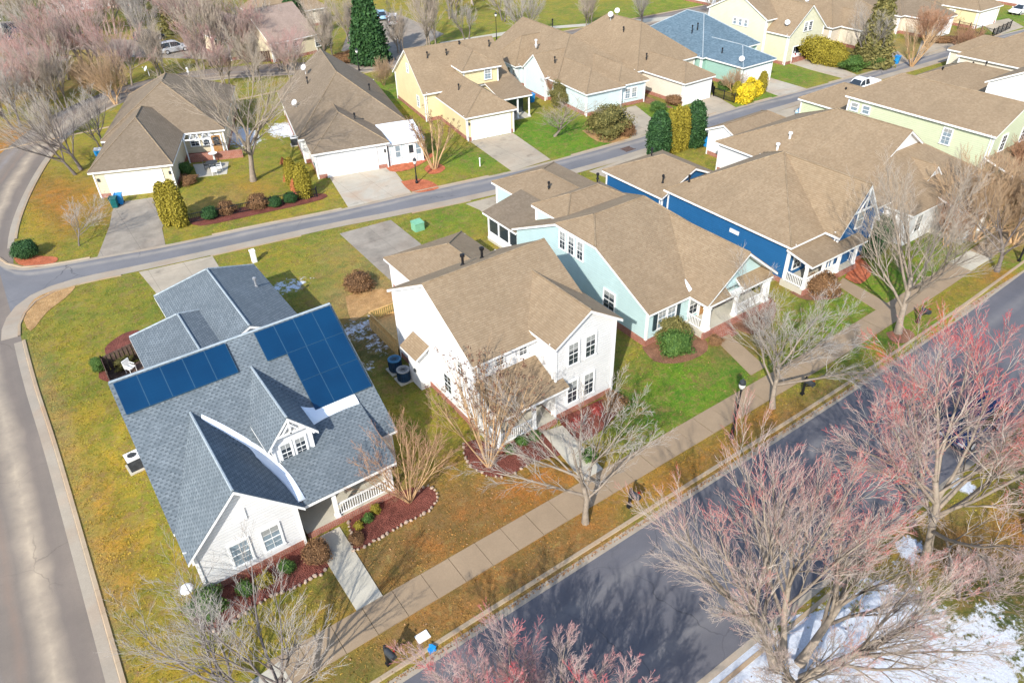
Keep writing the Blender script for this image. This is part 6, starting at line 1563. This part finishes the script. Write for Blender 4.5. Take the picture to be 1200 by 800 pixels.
S['ball_brown'] = leafy('brown_shrub_crown', 78, 'ball', 1.3, 1.1, 3500, .07, M['leaf_brown'], .02, .3)
S['gold_hedge'] = leafy('golden_shrub_crown', 79, 'ball', 3.4, 2.6, 8000, .13, M['leaf_gold'], .05, .28)
S['yellow'] = leafy('forsythia_crown', 80, 'hedge', 2.0, 3.1, 7000, .12, M['leaf_yellow'], .05, .14, ry=1.0)
S['small'] = leafy('small_shrub_crown', 81, 'ball', .7, .42, 900, .05, M['leaf_mid'], .0, .25)
S['small_y'] = leafy('small_yellow_shrub_crown', 82, 'ball', .8, .4, 900, .05, M['leaf_gold'], .0, .25)
S['red'] = leafy('red_shrub_crown', 83, 'ball', 1.2, .9, 2200, .06, M['leaf_red'], .02, .25)
S['orange'] = leafy('orange_grass_crown', 84, 'cone', 1.6, .6, 1500, .07, M['leaf_orange'], .0, .2)
EV = 'evergreens'
for loc, k, sc, lab, nm in (
    ((47.75, 104.66), 'conifer', (1.0, 1.0, 1.05), 'tall dark green conifer left of the yellow house', 'conifer'), ((43.72, 122.37), 'conifer', .85, 'dark green conifer beside the pale pink roof', 'conifer'),
    ((100.89, 57.25), 'cypress', 1.15, 'tall olive conifer behind the grey bare tree at upper right', 'cypress'), ((29.76, 143.45), 'cypress', .9, 'olive conifer far behind the silver estate car', 'cypress'),
    ((54.65, 51.76), 'arb_dark', (1.0, 1.0, .95), 'dark green columnar evergreen at the left end of the golden row', 'columnar_evergreen'), ((59.83, 51.60), 'arb_dark', .95, 'dark green columnar evergreen at the right end of the golden row', 'columnar_evergreen'),
    ((56.22, 51.71), 'arb_gold', (1.15, 1.15, 1.0), 'golden columnar evergreen next to the left dark one', 'columnar_evergreen'), ((57.12, 51.60), 'arb_gold', (1.05, 1.05, 1.04), 'golden columnar evergreen in the middle of the row by the lane', 'columnar_evergreen'), ((58.20, 51.65), 'arb_gold', (1.0, 1.0, .97), 'golden columnar evergreen next to the right dark one', 'columnar_evergreen'),
    ((9.28, 67.92), 'arb_gold', (1.25, 1.25, .85), 'olive gold columnar evergreen nearest the stained driveway', 'columnar_evergreen'), ((9.94, 66.98), 'arb_gold', (1.2, 1.2, .92), 'olive gold columnar evergreen at the end of the flower bed', 'columnar_evergreen'),
    ((21.30, 65.61), 'arb_gold', (1.15, 1.15, .72), 'golden evergreen at the right end of the flower bed', 'columnar_evergreen'), ((21.37, 68.84), 'arb_gold', (1.0, 1.0, .62), 'golden evergreen behind the orange ornamental grass', 'columnar_evergreen'),
    ((79.97, 58.93), 'arb_gold', (.9, .9, .55), 'small olive cone at the right end of the yellow hedge', 'columnar_evergreen'), ((74.93, 58.74), 'arb_gold', (.9, .9, .5), 'small olive cone at the left end of the yellow hedge', 'columnar_evergreen'),
    ((97.14, 62.66), 'gold_hedge', 1.2, 'large golden green rounded shrub beside the open garage drive', 'large_shrub'), ((99.28, 66.09), 'gold_hedge', (.8, .8, 1.1), 'golden shrub close to the open garage', 'large_shrub'), ((96.86, 60.11), 'gold_hedge', (.9, .9, .9), 'golden shrub between the hedge and the olive conifer', 'large_shrub'),
    ((96.86, 57.44), 'ball_mid', (2.2, 2.2, 1.6), 'dark green spreading shrub at the lane under the grey tree', 'shrub'), ((100.34, 56.63), 'ball_mid', (2.2, 2.2, 1.6), 'green spreading shrub at the foot of the olive conifer', 'shrub'),
    ((54.92, 59.86), 'ball_olive', (1.0, 1.0, 1.05), 'big olive brown round shrub on the straw bed by the lane', 'large_shrub'), ((56.33, 58.72), 'ball_brown', (1.3, 1.3, 1.8), 'russet shrub right of the big olive one', 'shrub'), ((56.67, 70.87), 'ball_olive', (.5, .5, .9), 'tall olive shrub at the corner of the pale blue house', 'large_shrub'),
    ((-2.30, 69.13), 'ball_dark', (1.55, 1.55, 1.5), 'round clipped dark green shrub on the orange mulch at the corner', 'round_shrub'),
    ((12.49, 66.72), 'ball_dark', (1.1, 1.1, 1.15), 'round green shrub at the left end of the fenced bed', 'round_shrub'), ((18.21, 65.41), 'ball_dark', 1.0, 'round green shrub near the middle of the fenced bed', 'round_shrub'), ((19.73, 65.39), 'ball_dark', 1.0, 'round green shrub near the right end of the fenced bed', 'round_shrub'),
    ((14.10, 66.80), 'ball_brown', (1.0, 1.0, 1.2), 'pale brown twiggy shrub in the left of the fenced bed', 'shrub'), ((16.92, 66.19), 'ball_brown', (1.2, 1.2, 1.3), 'brown twiggy shrub in the middle of the fenced bed', 'shrub'), ((13.55, 78.57), 'ball_mid', (1.0, 1.0, 1.2), 'dark shrub by the patio wall', 'shrub'), ((13.21, 76.11), 'ball_brown', 1.0, 'brown shrub beside the patio of the tan house', 'shrub'),
    ((18.08, 47.18), 'ball_brown', (1.55, 1.3, 1.2), 'wide reddish brown shrub beside the grey driveway', 'shrub'),
    ((31.36, 26.50), 'ball_mid', (1.5, 1.5, 1.5), 'full green shrub in front of the mint house', 'shrub'), ((32.32, 27.62), 'ball_olive', (.55, .55, .55), 'brownish green shrub below the mint house windows', 'shrub'),
    ((45.60, 25.22), 'ball_brown', (1.5, 1.5, 1.5), 'round brown bush in front of the blue house porch', 'shrub'), ((53.11, 26.32), 'ball_dark', (1.7, 1.7, 2.0), 'dark evergreen shrub right of the blue house porch', 'shrub'), ((55.45, 27.23), 'ball_dark', (2.0, 2.0, 2.4), 'tall dark evergreen beside the blue gable', 'shrub'),
    ((34.39, 25.54), 'ball_brown', (.6, .6, .6), 'small brown tuft beside the mint house walk', 'shrub'), ((66.99, 22.72), 'ball_mid', (2.2, 2.2, 1.5), 'spreading green shrub below the cream house', 'shrub'), ((70.83, 23.30), 'ball_olive', (.9, .9, .7), 'olive shrub at the right edge', 'shrub'),
    ((76.90, 58.40), 'yellow', (1.15, 1.1, 1.1), 'bright yellow flowering hedge beside the lane', 'flowering_hedge'),
    ((8.19, 25.67), 'small', .95, 'bright green small shrub in the middle of the porch bed', 'small_shrub'), ((7.57, 25.50), 'small_y', .8, 'lime small shrub at the left of the porch bed', 'small_shrub'), ((8.78, 25.95), 'small_y', .9, 'yellowish small shrub at the right of the porch bed', 'small_shrub'), ((7.10, 24.82), 'ball_brown', (.45, .45, .5), 'dried brown tuft at the corner of the porch bed', 'small_shrub'),
    ((-0.20, 25.19), 'ball_mid', (1.1, 1.1, 1.2), 'grey green shrub at the left end of the bed below the gable', 'shrub'), ((1.54, 25.17), 'small', 1.3, 'green shrub in the bed below the left gable window', 'small_shrub'), ((2.44, 25.10), 'small_y', 1.3, 'yellow shrub in the bed below the gable', 'small_shrub'), ((3.61, 25.21), 'small', 1.2, 'green shrub in the bed below the right gable window', 'small_shrub'), ((5.13, 25.10), 'ball_brown', (.85, .85, .95), 'round grey brown shrub by the front walk', 'shrub'),
    ((18.01, 25.49), 'small', 1.2, 'green shrub under the porch rail of the tall white house', 'small_shrub'), ((18.82, 25.42), 'small', 1.1, 'dark green shrub by the porch step of the tall white house', 'small_shrub'), ((17.00, 25.37), 'small', 1.0, 'spiky green plant in the middle mulch bed', 'small_shrub'), ((20.30, 22.22), 'small', 1.4, 'green shrub right of the middle front walk', 'small_shrub'),
    ((21.48, 24.71), 'red', .75, 'dark red shrub right of the middle front walk', 'red_shrub'), ((23.25, 24.91), 'red', (.7, .7, .7), 'dark red shrub below the tall gable windows', 'red_shrub'), ((24.42, 24.82), 'ball_brown', .9, 'brown shrub at the right corner of the tall white house', 'shrub'),
    ((21.44, 70.37), 'orange', 1.1, 'orange ornamental grass in the back yard bed', 'ornamental_grass'), ((21.13, 68.00), 'orange', 1.0, 'orange ornamental grass nearest the golden evergreen', 'ornamental_grass'), ((22.70, 75.00), 'orange', .7, 'russet grass clump beside the garden bed', 'ornamental_grass'),
    ((-0.54, 48.31), 'ball_mid', (.7, .7, .9), 'green shrub outside the dark patio fence', 'shrub'), ((.9, 47.2, .2), 'ball_olive', (.36, .14, .26), 'olive plants inside the dark patio fence', 'shrub'),
    ((96.90, 73.11), 'ball_mid', (1.5, 1.5, 1.5), 'green shrub behind the slate roofed house', 'shrub'), ((77.16, 62.64), 'ball_mid', (1.2, 1.2, 1.0), 'green shrub behind the black fence', 'shrub'), ((64.83, 62.13), 'ball_mid', (1.3, 1.3, 1.0), 'green shrub before the beige house', 'shrub'), ((68.21, 62.61), 'ball_brown', (1.3, 1.3, 1.2), 'brown shrub before the beige house', 'shrub'),
    ((44.88, 107.10), 'ball_brown', (2.0, 2.0, 1.4), 'rusty shrub at the foot of the tall dark conifer', 'shrub'), ((119.14, 57.15), 'ball_brown', (2.6, 1.2, 1.0), 'brown dry hedge along the lane at upper right', 'shrub'), ((15.17, 145.61), 'ball_brown', (2.5, 2.5, 1.6), 'rusty shrub by the far left street', 'shrub'), ((6.37, 151.07), 'ball_brown', (3, 2.2, 1.2), 'rusty hedge in front of the dark blue cars', 'shrub')):
    big = k in ('conifer', 'cypress', 'arb_dark', 'arb_gold', 'ball_olive', 'gold_hedge')
    q = 1.0 if k in ('conifer', 'cypress', 'arb_dark') else (.78 if k in ('arb_gold', 'gold_hedge', 'ball_olive', 'yellow') else .70)
    sc = tuple(q * x for x in ((sc,) * 3 if not hasattr(sc, '__len__') else sc))
    if k == 'arb_gold': sc = (sc[0] * .95, sc[1] * .95, sc[2] / q)
    shrub(loc, S[k], lab, 'tree' if k in ('conifer', 'cypress') else ('hedge' if k == 'yellow' else ('grass' if k == 'orange' else 'shrub')), nm, EV if big else 'garden shrubs', sc, 0.35 if k == 'yellow' else None, .3 if not big else 1.0)

# ---- standing grass tufts and fallen leaves on the nearer lawns: nobody could count them
def covered(x, y):
    m = (x < -4.0) | (y < 17.72 + .0009 * np.clip(x - 32, 0, 300) ** 2) & (y > 8.6)
    m |= (y > 19.35 + .0009 * np.clip(x - 32, 0, 300) ** 2) & (y < 21.25 + .0009 * np.clip(x - 32, 0, 300) ** 2)
    lf, ln = np.array(sorted(lane_far)), np.array(sorted(lane_near))
    m |= (y > np.interp(x, ln[:, 0], ln[:, 1]) - .35) & (y < np.interp(x, lf[:, 0], lf[:, 1]) + .35)
    for P in COVER:
        P = np.array(P); lo, hi = P.min(0), P.max(0)
        s = np.where((x > lo[0]) & (x < hi[0]) & (y > lo[1]) & (y < hi[1]) & ~m)[0]
        if not len(s): continue
        ins = np.zeros(len(s), bool)
        for (xa, ya), (xb, yb) in zip(P, np.roll(P, -1, 0)):
            c = ((ya > y[s]) != (yb > y[s])); xi = xa + (y[s] - ya) * (xb - xa) / (yb - ya if abs(yb - ya) > 1e-9 else 1e-9); ins ^= c & (x[s] < xi)
        m[s[ins]] = True
    return m
def ground_col(x, y):
    i = np.searchsorted(xs, x).clip(1, nx - 1); j = np.searchsorted(ys, y).clip(1, ny - 1); return colr[j, i], snw[j, i]
g = np.random.default_rng(77); n = 300000
x = -4 + 72 * g.uniform(0, 1, n) ** 1.2; y = 3 + 87 * g.uniform(0, 1, n) ** 1.15; ok = ~covered(x, y); x, y = x[ok], y[ok]
clump = np.sin(x * 1.9 + np.sin(y * 1.3) * 2) * np.sin(y * 2.1 + np.sin(x * .9) * 2) + g.normal(0, .5, len(x)); ok = clump > -.25; x, y = x[ok], y[ok]; n = len(x)
c, sn_ = ground_col(x, y); ok = sn_ < .35; x, y, c = x[ok], y[ok], c[ok]; n = len(x)
hgt = g.uniform(.02, .055, n); w_ = g.uniform(.014, .034, n); V = []
for k in range(2):
    a_ = g.uniform(0, 6.28, n); dx, dy = np.cos(a_) * w_, np.sin(a_) * w_; lx, ly = g.normal(0, .04, n), g.normal(0, .04, n); z0 = np.zeros(n)
    V.append(np.stack([np.stack([x - dx, y - dy, z0 - .01], -1), np.stack([x + dx, y + dy, z0 - .01], -1), np.stack([x + dx * .7 + lx, y + dy * .7 + ly, hgt], -1), np.stack([x - dx * .7 + lx, y - dy * .7 + ly, hgt * .8], -1)], 1))
V = np.concatenate(V).reshape(-1, 3); cc = np.tile(np.repeat(c * g.uniform(.5, .98, (n, 1)) * np.array([.98, 1.0, .9]), 1, 0), (2, 1)); cc = np.repeat(cc, 4, 0)
t_ = NT('grass_blades'); t_.m = t_.m; M['blades'] = t_.out(t_.n('ShaderNodeAttribute', _attribute_name='Col').outputs['Color'], .9)
gm = np_mesh('grass', V, np.arange(len(V)).reshape(-1, 4), M['blades'])
a_ = gm.attributes.new('Col', 'FLOAT_COLOR', 'POINT'); a_.data.foreach_set('color', np.concatenate([cc, np.ones((len(cc), 1))], 1).astype(np.float32).ravel())
tag(link('grass', gm), 'short winter grass standing in tufts on the nearer lawns', 'grass', kind='stuff')
n = 26000; x = -4 + 66 * g.uniform(0, 1, n) ** 1.2; y = g.uniform(3, 58, n)
# leaves gather along the street, under the trees and beside the walls
drift = .5 + .5 * np.sin(x * .7 + 2 * np.sin(y * .31)) * np.sin(y * .83 + 2 * np.sin(x * .23)); keep = g.uniform(0, 1, n) < np.where(y < 28, .8, .16) * np.where(x < 2, .35, 1) * drift ** 1.4; x, y = x[keep], y[keep]; ok = ~covered(x, y); x, y = x[ok], y[ok]
gx_ = g.uniform(0, 62, 2600); gy_ = 17.05 + np.abs(g.normal(0, .18, 2600)) + .0009 * np.clip(gx_ - 32, 0, 300) ** 2; gz_ = np.where(gy_ - .0009 * np.clip(gx_ - 32, 0, 300) ** 2 < 17.4, -.075, .05)
cx_ = np.r_[x, gx_]; cy_ = np.r_[y, gy_]; cz_ = np.r_[g.uniform(.02, .06, len(x)), gz_]
v, f, t = leaf_quads(g, np.stack([cx_, cy_, cz_], -1), .045, np.tile([0, 0, 1.6], (len(cx_), 1)), .7)
M['litter'] = tipmat('fallen_leaves', (.16, .075, .035), (.36, .18, .075), .2, .9, 2, (.42, .28, .15))
tag(link('fallen_leaves', np_mesh('fallen_leaves', v, f, M['litter'], t)), 'dry brown leaves strewn over the lawns and along the gutter', 'leaves', kind='stuff')

# ================================================================== LIGHT, SKY, CAMERA
az = R(36.1); el = R(34.8)                         # shadows run 36 degrees off the street
sd = Vector((-math.cos(az) * math.cos(el), -math.sin(az) * math.cos(el), math.sin(el)))
sun = bpy.data.lights.new('sun', 'SUN'); sun.energy = 3.1; sun.angle = R(.7); sun.color = (1, .95, .87)
so = bpy.data.objects.new('sun', sun); COL.objects.link(so); so.location = (-30, -30, 60); so.rotation_euler = sd.to_track_quat('Z', 'Y').to_euler()
W = bpy.data.worlds.new('World'); SC.world = W; W.use_nodes = True
nt = W.node_tree; sky = nt.nodes.new('ShaderNodeTexSky'); sky.sky_type = 'NISHITA'; sky.sun_disc = False
sky.sun_elevation = el; sky.sun_rotation = math.atan2(sd.x, sd.y); sky.altitude = 200
nt.links.new(sky.outputs[0], nt.nodes['Background'].inputs[0]); nt.nodes['Background'].inputs[1].default_value = .15
cam = bpy.data.cameras.new('camera'); cam.sensor_width = 36; cam.lens = 862.2 / 1200 * 36; cam.clip_start = .5; cam.clip_end = 5000
co = bpy.data.objects.new('camera', cam); COL.objects.link(co)
co.matrix_world = Matrix([[0.814617, 0.355651, -0.45816, 0.0], [-0.579527, 0.467266, -0.667691, 0.0], [-0.023382, 0.809429, 0.586752, 30.0], [0, 0, 0, 1]])
SC.camera = co
SC.view_settings.view_transform = 'Standard'; SC.view_settings.look = 'None'; SC.view_settings.gamma = 1; SC.view_settings.exposure = .93
SC.view_settings.use_curve_mapping = False
SC.cycles.max_bounces = 5; SC.cycles.diffuse_bounces = 3; SC.cycles.glossy_bounces = 2; SC.cycles.transparent_max_bounces = 4
